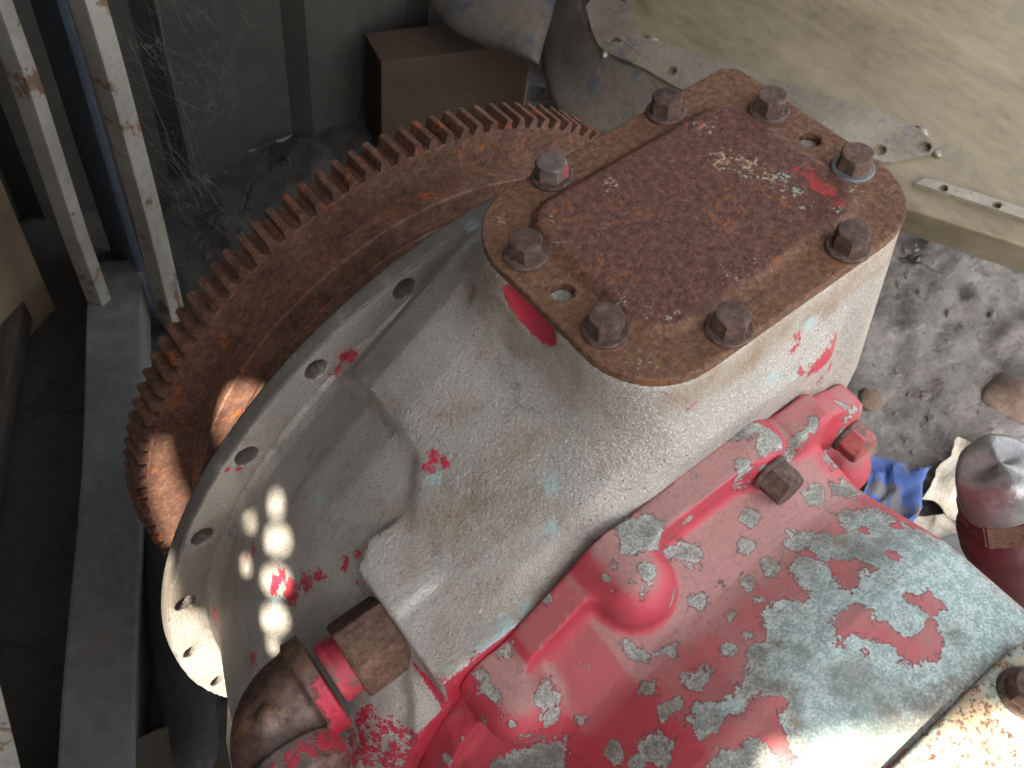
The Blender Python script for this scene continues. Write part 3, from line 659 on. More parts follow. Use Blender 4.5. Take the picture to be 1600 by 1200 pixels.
def pipe_stub():
    n = 40; V, F = [], []; x_ = EX - ER
    prof = [(-.070, .0170), (-.088, .0172)] + [(-.089 - .0009 * k, .0160 + .0012 * (k % 2)) for k in range(10)] + [(-.12, .0160), (-.20, .0160)]
    for y_, r in prof:
        for i in range(n): V.append((x_ + r * math.sin(2 * math.pi * i / n), y_, HZ + r * math.cos(2 * math.pi * i / n)))
    for j in range(len(prof) - 1):
        for i in range(n): F.append((j * n + i, j * n + (i + 1) % n, (j + 1) * n + (i + 1) % n, (j + 1) * n + i))
    return mesh_obj('pipe_nipple', V, F, MT['fitting'], gb, True)
pipe_stub()

# ------------------------------------------------------------------ flywheel
fw = empty('flywheel'); fw.matrix_world = Q.to_4x4()
tag(fw, 'rusty brown flywheel with toothed ring gear behind the bell housing', 'flywheel')
FX, FZc = -.0435, -.4069
def lathe(name, prof, mat, parent, n=256, wob=0.0):
    V, F = [], []
    for y_, r in prof:
        for i in range(n):
            a = 2 * math.pi * i / n; V.append((FX + r * math.cos(a), y_, FZc + r * math.sin(a)))
    for j in range(len(prof) - 1):
        for i in range(n): F.append((j * n + i, j * n + (i + 1) % n, (j + 1) * n + (i + 1) % n, (j + 1) * n + i))
    o = mesh_obj(name, V, F, mat, parent, True); o.data.set_sharp_from_angle(angle=math.radians(28)); return o
ring = lathe('ring_gear', [(.2773, .240), (.2773, .2832), (.2765, .2840), (.2511, .2840), (.2503, .2832), (.2503, .246)], MT['fly'], fw)
lathe('flywheel_disc', [(.300, .05), (.300, .2455), (.2512, .2482), (.2330, .2488), (.2315, .2476), (.2312, .226), (.2322, .2245), (.2322, .2225), (.2312, .221), (.2312, .185), (.240, .178), (.262, .174), (.264, .09), (.245, .085), (.245, .02)], MT['fly'], fw)
def tooth_mesh():
    y0, y1, r0, r1 = .2506, .2770, .2826, .2926
    bm = bmesh.new()
    def sec(y, k=1.0):
        return [bm.verts.new((x, y, z_)) for x, z_ in ((-.0050, r0), (-.0042, r0 + .0030), (-.0026, r1 - .0006), (-.0020, r1 * 1), (.0020, r1), (.0026, r1 - .0006), (.0042, r0 + .0030), (.0050, r0))]
    a, b = sec(y0), sec(y1)
    for i in range(7): bm.faces.new((a[i], a[i + 1], b[i + 1], b[i]))
    bm.faces.new(a[::-1]); bm.faces.new(b); bmesh.ops.recalc_face_normals(bm, faces=bm.faces)
    me = bpy.data.meshes.new('tooth'); bm.to_mesh(me); bm.free(); me.materials.append(MT['fly']); return me
TMs = tooth_mesh()
for k in range(126):
    a = 2.1857 - .0085 - 2 * math.pi / 126 * k
    t_ = link(bpy.data.objects.new('tooth', TMs), ring)
    t_.matrix_local = Matrix.Translation((FX, 0, FZc)) @ Matrix.Rotation(math.pi / 2 - a, 4, 'Y') @ Matrix.Rotation(random.uniform(-.004, .004), 4, 'Z')
# crank boss carries the wheel on a stand block behind
lathe('crank_boss', [(.262, .0), (.262, .085), (.30, .085), (.42, .085), (.42, .0)], MT['fly'], fw, 64)
CASE_CHIP_POLY = [[[-0.0148,-0.141],[-0.0053,-0.1436],[0.0068,-0.1529],[0.0052,-0.1652],[0.0143,-0.1872],[0.0139,-0.239],[-0.0066,-0.2467],[-0.0514,-0.2351],[-0.101,-0.2374],[-0.1189,-0.232],[-0.1387,-0.2157],[-0.1287,-0.2098],[-0.1205,-0.1924],[-0.1161,-0.1935],[-0.1136,-0.1905],[-0.1192,-0.1845],[-0.1197,-0.1818],[-0.141,-0.1807],[-0.1509,-0.1784],[-0.1535,-0.1732],[-0.1491,-0.1701],[-0.141,-0.1653],[-0.1353,-0.1723],[-0.1235,-0.1744],[-0.1154,-0.1726],[-0.1059,-0.1632],[-0.0964,-0.1681],[-0.0926,-0.1613],[-0.0877,-0.1563],[-0.0788,-0.157],[-0.0696,-0.1639],[-0.0645,-0.1624],[-0.0617,-0.1503],[-0.0526,-0.1458],[-0.0474,-0.1488],[-0.0496,-0.137],[-0.0441,-0.1319],[-0.0381,-0.1361],[-0.0342,-0.1422],[-0.0234,-0.1518]],[[-0.1174,-0.0807],[-0.1102,-0.0862],[-0.1025,-0.0982],[-0.1108,-0.1044],[-0.1235,-0.1031],[-0.1277,-0.0965]],[[-0.1064,-0.1033],[-0.0944,-0.1037],[-0.0868,-0.1116],[-0.0923,-0.1191],[-0.0981,-0.1134],[-0.1014,-0.1094]],[[-0.2122,-0.0845],[-0.2047,-0.0892],[-0.208,-0.0978],[-0.2073,-0.1043],[-0.2108,-0.1107],[-0.2128,-0.103],[-0.2139,-0.0948]],[[-0.1933,-0.112],[-0.1837,-0.1094],[-0.1832,-0.1188],[-0.1847,-0.1227],[-0.1943,-0.1208],[-0.1966,-0.1156]],[[-0.2241,-0.1163],[-0.214,-0.1212],[-0.2,-0.1288],[-0.1921,-0.1341],[-0.2027,-0.1474],[-0.2283,-0.1215]],[[-0.1796,-0.1672],[-0.1678,-0.16],[-0.1614,-0.163],[-0.1614,-0.1729],[-0.1693,-0.1778]],[[-0.1606,-0.1915],[-0.1508,-0.1882],[-0.1444,-0.1928],[-0.1375,-0.1931],[-0.1329,-0.1995],[-0.1332,-0.2042],[-0.1377,-0.2117]],[[-0.1486,-0.1239],[-0.1439,-0.1253],[-0.1419,-0.1302],[-0.1387,-0.1358],[-0.1326,-0.1356],[-0.128,-0.1406],[-0.1326,-0.1444],[-0.1389,-0.1404],[-0.1454,-0.1344]],[[-0.1375,-0.1547],[-0.1332,-0.157],[-0.1298,-0.1563],[-0.1271,-0.1605],[-0.1307,-0.1641],[-0.1386,-0.1644],[-0.1409,-0.1598]],[[-0.0448,-0.0849],[-0.035,-0.0846],[-0.0245,-0.085],[-0.0218,-0.0913],[-0.0194,-0.1],[-0.0238,-0.1027],[-0.036,-0.1025],[-0.0386,-0.0994],[-0.0313,-0.0929],[-0.0346,-0.0915],[-0.0389,-0.0887]],[[-0.0159,-0.1024],[-0.0085,-0.1037],[0.0052,-0.1009],[0.0004,-0.1045],[-0.0071,-0.1056],[-0.0069,-0.106],[-0.0117,-0.1047]],[[0.0381,-0.0928],[0.0472,-0.0975],[0.051,-0.104],[0.0382,-0.1018]],[[0.0062,-0.1128],[0.0447,-0.1028],[0.0054,-0.1221],[0.042,-0.1129],[0.0094,-0.1189]],[[-0.0204,-0.1206],[-0.0086,-0.1238],[-0.0066,-0.1269],[-0.0144,-0.1334],[-0.0233,-0.1307],[-0.0241,-0.1253]],[[-0.0024,-0.1257],[0.0104,-0.128],[0.0124,-0.1404],[0.0019,-0.1384],[-0.0051,-0.1328]],[[-0.0492,-0.0965],[-0.044,-0.0986],[-0.0433,-0.103],[-0.0461,-0.1031],[-0.0528,-0.101]],[[-0.1407,-0.0696],[-0.1316,-0.0708],[-0.1206,-0.072],[-0.1197,-0.0759],[-0.1295,-0.0757],[-0.1381,-0.0739]],[[-0.1967,-0.0867],[-0.1892,-0.0874],[-0.1918,-0.0918],[-0.1977,-0.0906]]]
CASE_RED_POLY = [[[-0.0541,-0.1398],[-0.0434,-0.1456],[-0.0452,-0.1555],[-0.0331,-0.1657],[-0.0318,-0.1764],[-0.0363,-0.1756],[-0.0397,-0.1698],[-0.046,-0.1753],[-0.0518,-0.1762],[-0.0534,-0.1732],[-0.0494,-0.1654],[-0.0455,-0.1596],[-0.0469,-0.1549],[-0.0499,-0.1463]],[[-0.0704,-0.1785],[-0.0651,-0.1779],[-0.0539,-0.1812],[-0.0552,-0.1875],[-0.0594,-0.192],[-0.0522,-0.1959],[-0.0514,-0.2005],[-0.0504,-0.2051],[-0.0412,-0.2085],[-0.0371,-0.2052],[-0.0328,-0.2055],[-0.0342,-0.2101],[-0.044,-0.2194],[-0.0487,-0.2212],[-0.0576,-0.216],[-0.0608,-0.2099],[-0.0607,-0.2044],[-0.0616,-0.198],[-0.0663,-0.1911],[-0.073,-0.1888],[-0.0773,-0.1923],[-0.0771,-0.1875]],[[-0.0342,-0.1924],[-0.0286,-0.1969],[-0.0236,-0.1971],[-0.0237,-0.2043],[-0.0228,-0.2116],[-0.028,-0.2065],[-0.0345,-0.2068],[-0.0337,-0.2009]]]
CASE_CHIP_BLOB = [[-0.1249,-0.1119,-0.0692,0.0051],[-0.1166,-0.1258,-0.087,0.0055],[-0.1351,-0.1001,-0.0698,0.0018],[-0.1418,-0.1013,-0.0735,0.0024],[-0.1427,-0.1075,-0.0743,0.0015],[-0.1339,-0.1113,-0.0699,0.0021],[-0.1332,-0.1175,-0.0722,0.0018],[-0.1047,-0.132,-0.0961,0.0047],[-0.0921,-0.1334,-0.0963,0.0025],[-0.066,-0.1254,-0.0947,0.0036],[-0.087,-0.1017,-0.079,0.0029],[-0.0557,-0.1171,-0.0927,0.0049],[-0.0785,-0.1401,-0.0959,0.0041],[-0.0647,-0.1407,-0.0959,0.0045],[-0.0465,-0.1376,-0.0962,0.0046],[-0.099,-0.1464,-0.0948,0.0025],[-0.112,-0.1575,-0.0902,0.0036],[-0.1015,-0.1586,-0.0897,0.0024],[-0.083,-0.1498,-0.0935,0.0019],[-0.1507,-0.1608,-0.0975,0.0024],[-0.1475,-0.1611,-0.0964,0.0026],[-0.1512,-0.1458,-0.104,0.0045],[-0.1637,-0.0867,-0.0917,0.0025],[-0.1889,-0.102,-0.1088,0.0025],[-0.2098,-0.1169,-0.1188,0.0022],[-0.1918,-0.1261,-0.1244,0.0062],[-0.2197,-0.1059,-0.13,0.0028],[-0.1831,-0.1338,-0.1264,0.0025],[-0.1793,-0.1556,-0.1185,0.0051],[-0.1545,-0.1601,-0.0996,0.0027],[0.0556,-0.1032,-0.1148,0.0026],[-0.0382,-0.1056,-0.0746,0.002],[-0.0728,-0.0893,-0.0687,0.0016],[-0.0592,-0.085,-0.0606,0.0016],[-0.0431,-0.1119,-0.0803,0.0013],[-0.2324,-0.1005,-0.1572,0.0026],[-0.2422,-0.1001,-0.1756,0.0034],[-0.1585,-0.1119,-0.1045,0.0013],[-0.1481,-0.193,-0.0871,0.0039]]
CASE_RED_BLOB = [[-0.0192,-0.1746,-0.0856,0.0028],[-0.0139,-0.1572,-0.0943,0.0029],[0.0013,-0.1647,-0.0956,0.0033],[-0.0697,-0.1992,-0.0786,0.0012]]
CASE_MINT_BLOB = [[-0.0733,-0.1825,-0.0805,0.0354],[-0.1325,-0.1806,-0.084,0.017],[-0.1337,-0.161,-0.092,0.0071],[-0.112,-0.1575,-0.0902,0.0042],[-0.099,-0.1464,-0.0948,0.0031],[-0.009,-0.1032,-0.0765,0.0093],[0.0422,-0.1064,-0.1524,0.0078],[-0.1254,-0.112,-0.0692,0.0042],[-0.0614,-0.1628,-0.0879,0.0154]]
CASE_DUST_POLY = [[[-0.2347,-0.0858],[-0.1876,-0.0879],[-0.1383,-0.0906],[-0.05,-0.0865],[-0.0084,-0.106],[-0.0039,-0.1425],[-0.0508,-0.1369],[-0.1237,-0.1367],[-0.1861,-0.1365],[-0.2096,-0.146],[-0.2657,-0.0882]]]
H_RED_BLOB = [[-0.1562,0.1242,-0.1258,0.0045],[-0.1643,0.1271,-0.1338,0.0029],[-0.171,0.1276,-0.1354,0.002],[-0.1655,0.0082,-0.085,0.0044],[-0.1702,0.0078,-0.0876,0.0027],[-0.1638,0.0033,-0.0842,0.0027],[-0.0707,-0.0743,-0.0252,0.0015],[-0.0968,-0.0044,-0.0178,0.0012],[-0.2619,0.0282,-0.1627,0.0074],[-0.2518,0.0218,-0.1508,0.0051],[-0.2674,0.0427,-0.1732,0.0061],[-0.2444,0.0168,-0.1428,0.0036],[-0.2615,0.0419,-0.1658,0.0045],[-0.2542,0.1276,-0.1682,0.002],[-0.2481,0.1276,-0.1735,0.0021],[-0.2676,0.084,-0.1964,0.0037],[-0.2731,0.0886,-0.207,0.0033],[-0.3156,0.1106,-0.304,0.0103],[-0.3198,0.0941,-0.2997,0.0065],[-0.3021,0.0319,-0.2188,0.0048],[-0.2872,-0.0177,-0.1199,0.0045],[0.0232,-0.085,-0.0557,0.008],[0.0276,-0.0842,-0.0518,0.0053],[0.0156,-0.085,-0.0548,0.0047],[0.0014,-0.0761,-0.0275,0.0025],[-0.0005,-0.078,-0.0345,0.0019],[-0.23,0.008,-0.1292,0.0035],[-0.223,0.0041,-0.1234,0.0028],[0.029,-0.085,-0.0799,0.0021],[0.0308,-0.0825,-0.049,0.004],[0.013,-0.085,-0.0571,0.0037],[0.004,-0.0846,-0.0523,0.0023],[0.0387,-0.0827,-0.0807,0.0035],[-0.2236,-0.0838,-0.1092,0.0025],[-0.2148,-0.0845,-0.1132,0.0028],[-0.2082,-0.084,-0.1074,0.0019]]
H_MINT_BLOB = [[-0.1698,0.0011,-0.0875,0.0047],[-0.1309,-0.0498,-0.0694,0.0048],[-0.1438,-0.0634,-0.0787,0.0048],[0.0102,-0.0756,-0.0248,0.0051],[-0.0147,-0.0811,-0.0435,0.0045],[-0.0522,0.1276,-0.0797,0.0064],[-0.0816,0.0895,-0.0455,0.0036],[-0.0017,-0.0844,-0.0515,0.0039],[-0.1876,-0.0828,-0.1053,0.0063],[-0.171,-0.0822,-0.1034,0.0051],[-0.203,-0.0823,-0.1068,0.0044],[-0.2206,-0.0798,-0.1086,0.0031],[-0.2772,0.081,-0.2076,0.0041],[-0.2704,0.0384,-0.1752,0.0076],[-0.2211,0.0517,-0.1311,0.0052]]
H_TINT_BLOB = [[-0.123,0.0579,-0.06,0.0105],[-0.1404,0.0168,-0.0709,0.0153],[0.0162,-0.0681,-0.0,0.0122],[-0.0271,-0.0682,-0.0,0.0089],[-0.0095,-0.0676,0.0,0.009],[-0.1778,-0.0212,-0.0925,0.0199],[-0.1294,-0.0245,-0.0672,0.0163],[-0.2037,-0.0217,-0.1038,0.0133],[-0.1393,0.1295,-0.094,0.0098],[-0.113,0.0291,-0.0499,0.0135]]
H_FRONT_RED = []
COVER_RED = [(0.0619, -0.0188, 0.0046), (0.0599, -0.0262, 0.0052), (0.0596, -0.035, 0.0052), (0.058, -0.0426, 0.0039), (0.0605, -0.0127, 0.0027), (0.0292, 0.0668, 0.0028), (0.0409, 0.0503, 0.0021), (0.0458, 0.0429, 0.0028)]
COVER_MINT = [(0.0553, -0.0462, 0.0029), (0.0502, -0.0494, 0.0029), (0.0553, -0.049, 0.0022), (0.0558, -0.0607, 0.0025), (-0.0937, -0.0502, 0.0028), (-0.0904, -0.055, 0.0023), (0.0431, 0.0451, 0.0017), (-0.0815, 0.0507, 0.0019)]
COVER_SPECK = [(0.0353, 0.0155, 0.0101), (0.0421, 0.0036, 0.01), (0.047, -0.0097, 0.0093), (0.0459, -0.0238, 0.0085), (0.0399, -0.0336, 0.0058), (-0.0227, 0.0381, 0.0059), (-0.0627, 0.0383, 0.0039), (-0.0744, 0.0227, 0.0044), (-0.0757, 0.0026, 0.0043), (-0.0696, -0.025, 0.0042), (-0.0641, -0.0343, 0.0041), (-0.0575, -0.0445, 0.0041), (-0.0585, -0.0602, 0.004), (-0.0167, -0.045, 0.0043), (-0.0061, -0.0473, 0.0037), (-0.0573, -0.0611, 0.0035), (0.0743, -0.041, 0.0065), (-0.0847, -0.0529, 0.0063), (0.0453, 0.04, 0.0069), (-0.0813, 0.0563, 0.0052), (-0.0948, 0.0129, 0.0049)]
def blob(V, L, scale=.004):
    d = np.full(len(V), -3.0)
    w_ = 1 + .55 * fbm(V[:, 0] * 160, V[:, 1] * 160, V[:, 2] * 160, 3, 31)
    for x, y, z, r in L: d = np.maximum(d, (r - np.linalg.norm(V - np.array((x, y, z)), axis=1) * w_) / scale)
    return np.clip(d, -3, 2)
def polys(V, L, scale=.006):
    d = np.full(len(V), -3.0)
    for p in L: d = np.maximum(d, poly_sd(V[:, :2], p) / scale)
    return np.clip(d, -3, 3)
X_, Y_, Z_ = HV.T
hr = blob(HV, H_RED_BLOB, .0065); hm = blob(HV, H_MINT_BLOB, .007)
front = sstep(-.0832, -.0845, Y_) * sstep(-.15, -.17, X_)
hr = np.maximum(hr, -3 + front * (3.4 + 1.6 * sstep(-.112, -.132, Z_))); hm = np.maximum(hm, -3 + front * 4.2)
low = sstep(-.195, -.225, X_) * sstep(-.140, -.160, Z_) * sstep(-.035, -.055, Y_); hr = np.maximum(hr, -3 + low * 3.05)
side = sstep(-.2262, -.2275, X_) * sstep(-.234, -.231, X_) * sstep(-.120, -.130, Z_) * sstep(.0, -.006, Y_); hr = np.maximum(hr, -3 + side * 3.5)
slot = sstep(1.15, .95, np.sqrt(((X_ + .106) / .0125) ** 2 + ((Y_ - .008) / .023) ** 2 + ((Z_ + .013) / .0125) ** 2)); hr = np.maximum(hr, -3 + slot * 5)
attr(hs, 'red', hr); attr(hs, 'mint', hm); attr(hs, 'tint', np.maximum(blob(HV, H_TINT_BLOB, .02) * .5, -1 + 1.35 * sstep(-.055, -.07, Y_) * sstep(-.055, -.02, Z_) + 1.25 * sstep(-.094, -.101, X_) * sstep(-.055, -.04, Z_) * sstep(-.06, -.03, Y_)))  # brown stains, plus left tower wall browned to carry its shade
rr_ = np.hypot(X_ - CX, Z_ - CZ); attr(hs, 'grime_shade', -.25 + .15 * sstep(-.06, -.16, Z_) * sstep(-.12, -.2, X_) + .25 * sstep(.32, .30, rr_) * sstep(.06, .12, Y_)
     + .35 * sstep(-.131, -.116, X_) * sstep(-.092, -.104, X_) * sstep(-.03, -.042, Z_) * sstep(-.068, -.058, Z_) * sstep(-.075, -.05, Y_)  # shade of the valley at the tower foot, painted dark
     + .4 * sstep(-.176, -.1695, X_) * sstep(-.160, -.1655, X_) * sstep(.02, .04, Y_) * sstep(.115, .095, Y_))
attr(hs, 'rough', np.maximum(sstep(-.085, -.05, Z_), sstep(-.06, -.08, Y_) * sstep(-.07, -.05, X_)))
attr(fl, 'red', blob(FV, H_RED_BLOB)); attr(fl, 'mint', blob(FV, H_MINT_BLOB)); attr(fl, 'tint', np.full(len(FV), -.5)); fr_ = np.hypot(FV[:, 0] - CX, FV[:, 2] - CZ); attr(fl, 'grime_shade', -.1 + .9 * sstep(.0086, .0078, np.min([np.hypot(FV[:, 0] - CX - .3141 * math.cos(1.8021 + .2379 * k), FV[:, 2] - CZ - .3141 * math.sin(1.8021 + .2379 * k)) for k in range(-12, 15)], axis=0)) + .95 * sstep(RF - .003, RF - .0005, fr_) * sstep(-.44, -.36, FV[:, 2]))  # shade painted into the hole walls; upper outer rim simply darker
hq_ = np.min([np.hypot(FV[:, 0] - CX - .3141 * math.cos(1.8021 + .2379 * k), FV[:, 2] - CZ - .3141 * math.sin(1.8021 + .2379 * k)) for k in range(-12, 15)], axis=0)
attr(fl, 'rough', .25 + 1.6 * sstep(.0118, .0098, hq_))
chip = np.maximum(polys(CV, CASE_CHIP_POLY, .0045), blob(CV, CASE_CHIP_BLOB, .0035))
chip = np.minimum(chip, -np.maximum(polys(CV, CASE_RED_POLY, .0045), blob(CV, CASE_RED_BLOB, .0035)))
attr(cs, 'chip', chip); attr(cs, 'mint', np.clip(np.maximum(blob(CV, CASE_MINT_BLOB, .02), polys(CV, CASE_CHIP_POLY[:1], .006) * .35), -.6, .75)); attr(cs, 'dust', .36 + .5 * sstep(-1.5, 1.0, polys(CV, CASE_DUST_POLY, .012)))
def planepts(L): return [(x, y, .004, r) for x, y, r in L]
attr(cv, 'red', blob(VV, planepts(COVER_RED), .005)); attr(cv, 'mint', blob(VV, planepts(COVER_MINT), .004)); attr(cv, 'speck', np.clip(blob(VV, planepts(COVER_SPECK), .012) * .5 + .3, -.1, 1))

# ------------------------------------------------------------------ khaki sheet-metal pan behind
pn = empty('engine_pan', (.75, .40, -.80)); tag(pn, 'big khaki painted sheet metal pan with grey bolt flange lying behind the cover', 'engine pan')
pn_inv = Matrix.Translation((-.75, -.40, .80))
NP = Vector((-.35, 0, .94)).normalized()
def loc(p): return pn_inv @ Vector(p)
def slab(name, poly, holes, thick, lift, mat, parent, bevel=.004):
    loops = [poly] + holes
    pts = [Vector(p) for l in loops for p in l]
    ux = Vector((0, -1, 0)); uy = NP.cross(ux)
    tris = tessellate_polygon([[Vector((Vector(p).dot(ux), Vector(p).dot(uy), 0)) for p in l] for l in loops])
    n = len(pts)
    V = [loc(p + NP * lift) for p in pts] + [loc(p + NP * (lift - thick)) for p in pts]
    F = [tuple(t) for t in tris] + [tuple(i + n for i in t[::-1]) for t in tris]
    s_ = 0
    for l in loops:
        m_ = len(l)
        for i in range(m_): F.append((s_ + i, s_ + (i + 1) % m_, n + s_ + (i + 1) % m_, n + s_ + i))
        s_ += m_
    bm = bmesh.new(); vs = [bm.verts.new(v) for v in V]
    for f in F:
        try: bm.faces.new([vs[i] for i in f])
        except ValueError: pass
    bmesh.ops.recalc_face_normals(bm, faces=bm.faces)
    o = bm_obj(name, bm, mat, parent, True); o.data.set_sharp_from_angle(angle=math.radians(30))
    if bevel:
        b = o.modifiers.new('bev', 'BEVEL'); b.width = bevel; b.segments = 3; b.limit_method = 'ANGLE'; b.angle_limit = math.radians(50)
    return o
def smooth_poly(pts, it=2):
    p = [Vector(q) for q in pts]
    for _ in range(it):
        r = []
        for i in range(len(p)):
            a, b = p[i], p[(i + 1) % len(p)]; r += [a * .75 + b * .25, a * .25 + b * .75]
        p = r
    return p
strip = [(.7228, .8097, -.4576), (.6726, .7151, -.4762), (.6692, .6837, -.4775), (.6853, .6262, -.4715), (.6921, .5573, -.469), (.7112, .4387, -.4619), (.7418, .3429, -.4505), (.7814, .2535, -.4358), (.7897, .2296, -.4326), (.8154, .2158, -.4231), (.8427, .1969, -.4129), (.8566, .2176, -.4077), (.8588, .2624, -.4069), (.8237, .3697, -.42), (.7928, .4593, -.4315), (.768, .5626, -.4407), (.737, .6381, -.4523), (.7238, .6727, -.4572), (.7671, .755, -.4411)]
def ringhole(c, r=.010):
    c = Vector(c); ux = Vector((0, -1, 0)); uy = NP.cross(ux)
    return [c + ux * r * math.cos(i * math.pi / 7) + uy * r * math.sin(i * math.pi / 7) for i in range(14)]
H = [(.6925, .6913, -.4689), (.7095, .5792, -.4625), (.7986, .2541, -.4293), (.8401, .2154, -.4139)]
main = [(.68, .69, -.4735), (.680, .56, -.4735), (.700, .43, -.466), (.725, .30, -.4565), (.7532, .1735, -.4462), (.7813, .0985, -.4358), (.8085, .0223, -.4257), (.8852, -.1831, -.3971), (1.35, -.28, -.224), (1.45, .6, -.187), (1.2, 1.02, -.28), (.76, 1.02, -.444), (.765, .76, -.442), (.73, .685, -.455)]
slab('pan_sheet', main, [], .055, 0.0, MT['pan'], pn, .010)
slab('bolt_flange', smooth_poly(strip, 1), [ringhole(h) for h in H], .009, .0085, MT['panedge'], pn, .003)
strip2 = [(.7869, .1834, -.4337), (.8046, .1781, -.4271), (.8274, .1191, -.4186), (.8482, .0563, -.4109), (.8735, -.0184, -.4015), (.8548, -.0335, -.4084), (.8353, .0452, -.4157), (.8092, .1236, -.4254)]
slab('bolt_flange', strip2, [ringhole((.806, .1510, -.4266), .006), ringhole((.829, .0858, -.4180), .006)], .009, .0085, MT['panedge'], pn, .003)
# weld beads along the flange
def bead(p, r, sx):
    bm = bmesh.new(); bmesh.ops.create_icosphere(bm, subdivisions=2, radius=r)
    for v in bm.verts: v.co *= 1 + .25 * math.sin(v.co.x * 700 + v.co.y * 500)
    bmesh.ops.scale(bm, vec=sx, verts=bm.verts); bmesh.ops.translate(bm, vec=loc(p), verts=bm.verts)
    return bm_obj('weld_bead', bm, MT['panedge'], pn, True)
bead((.7330, .652, -.450), .010, (.8, 1.2, .6)); bead((.665, .684, -.474), .006, (1, 1, .8)); bead((.862, .238, -.403), .007, (1, 1.6, .6)); bead((.846, .198, -.408), .006, (1, 1.4, .6))
# folded skirt and rounded lobe at the left end of the pan
SKIRT = [[(0.75, 0.8669, -0.4464), (0.7107, 0.7997, -0.461), (0.6768, 0.7271, -0.4736), (0.6683, 0.6829, -0.4768), (0.6843, 0.6254, -0.4708), (0.6912, 0.5566, -0.4683), (0.7043, 0.472, -0.4634), (0.7197, 0.3832, -0.4576)], [(0.7385, 0.874, -0.4709), (0.6976, 0.812, -0.4862), (0.6625, 0.7416, -0.4992), (0.6448, 0.6853, -0.5058), (0.6589, 0.6301, -0.5006), (0.672, 0.5702, -0.4957), (0.6932, 0.4843, -0.4878), (0.7109, 0.3996, -0.4812)], [(0.7288, 0.8866, -0.5033), (0.6856, 0.8306, -0.5194), (0.649, 0.7627, -0.5331), (0.6205, 0.6916, -0.5437), (0.6322, 0.6389, -0.5393), (0.6525, 0.5896, -0.5317), (0.6835, 0.5018, -0.5202), (0.704, 0.4216, -0.5126)], [(0.7069, 0.887, -0.5275), (0.6618, 0.8378, -0.5443), (0.6239, 0.7732, -0.5584), (0.5853, 0.688, -0.5728), (0.5943, 0.6385, -0.5694), (0.6214, 0.6003, -0.5594), (0.6619, 0.5116, -0.5443), (0.6848, 0.4372, -0.5357)], [(0.738, 0.9111, -0.5426), (0.6916, 0.8607, -0.5599), (0.6526, 0.7946, -0.5744), (0.6129, 0.7074, -0.5892), (0.6221, 0.6568, -0.5858), (0.6497, 0.6177, -0.5755), (0.6909, 0.527, -0.5601), (0.7143, 0.4509, -0.5514)]]
LOBE = [[(0.648, 1.1778, -0.5622), (0.6154, 1.1008, -0.5744), (0.5992, 1.0432, -0.5804), (0.6061, 0.9841, -0.5778), (0.6317, 0.8997, -0.5683), (0.6551, 0.8244, -0.5596)], [(0.6255, 1.1513, -0.5525), (0.5937, 1.0758, -0.5643), (0.5779, 1.0193, -0.5702), (0.5848, 0.9613, -0.5676), (0.6101, 0.8784, -0.5582), (0.6332, 0.8045, -0.5496)], [(0.6363, 1.1052, -0.5303), (0.6016, 1.0367, -0.5432), (0.5829, 0.984, -0.5502), (0.5846, 0.9306, -0.5496), (0.6023, 0.8557, -0.543), (0.6192, 0.7889, -0.5367)], [(0.6893, 1.0184, -0.4935), (0.6466, 0.9664, -0.5094), (0.6196, 0.9221, -0.5195), (0.6077, 0.8793, -0.5239), (0.6059, 0.8236, -0.5245), (0.6068, 0.7737, -0.5242)], [(0.7626, 0.9525, -0.4705), (0.7112, 0.916, -0.4896), (0.6753, 0.8795, -0.503), (0.6493, 0.8468, -0.5127), (0.6274, 0.8097, -0.5208), (0.6114, 0.7766, -0.5268)], [(0.818, 0.9295, -0.4669), (0.7613, 0.9013, -0.4881), (0.7198, 0.8687, -0.5035), (0.6854, 0.8413, -0.5163), (0.6517, 0.8144, -0.5289), (0.6258, 0.7906, -0.5385)]]

def loft(name, rows, mat):
    V = [loc(p) for r in rows for p in r]; n = len(rows[0])
    F = [(j * n + i, j * n + i + 1, (j + 1) * n + i + 1, (j + 1) * n + i) for j in range(len(rows) - 1) for i in range(n - 1)]
    o = mesh_obj(name, V, F, mat, pn, True); s_ = o.modifiers.new('t', 'SOLIDIFY'); s_.thickness = .005; s_.offset = 0
    sb = o.modifiers.new('s', 'SUBSURF'); sb.levels = 3; sb.render_levels = 3
loft('skirt', SKIRT, MT['pandark']); loft('pan_lobe', LOBE, MT['pandark'])
# legs of the pan reach the dirt
for p in ((1.2, .75, -.60), (1.35, .25, -.60), (.80, .75, -.66)):
    bm = box_bm((.07, .07, .34 if p[0] > .9 else .2), loc((p[0], p[1], -.63 if p[0] > .9 else -.68)), .006); bm_obj('support_block', bm, MT['wood'], pn)

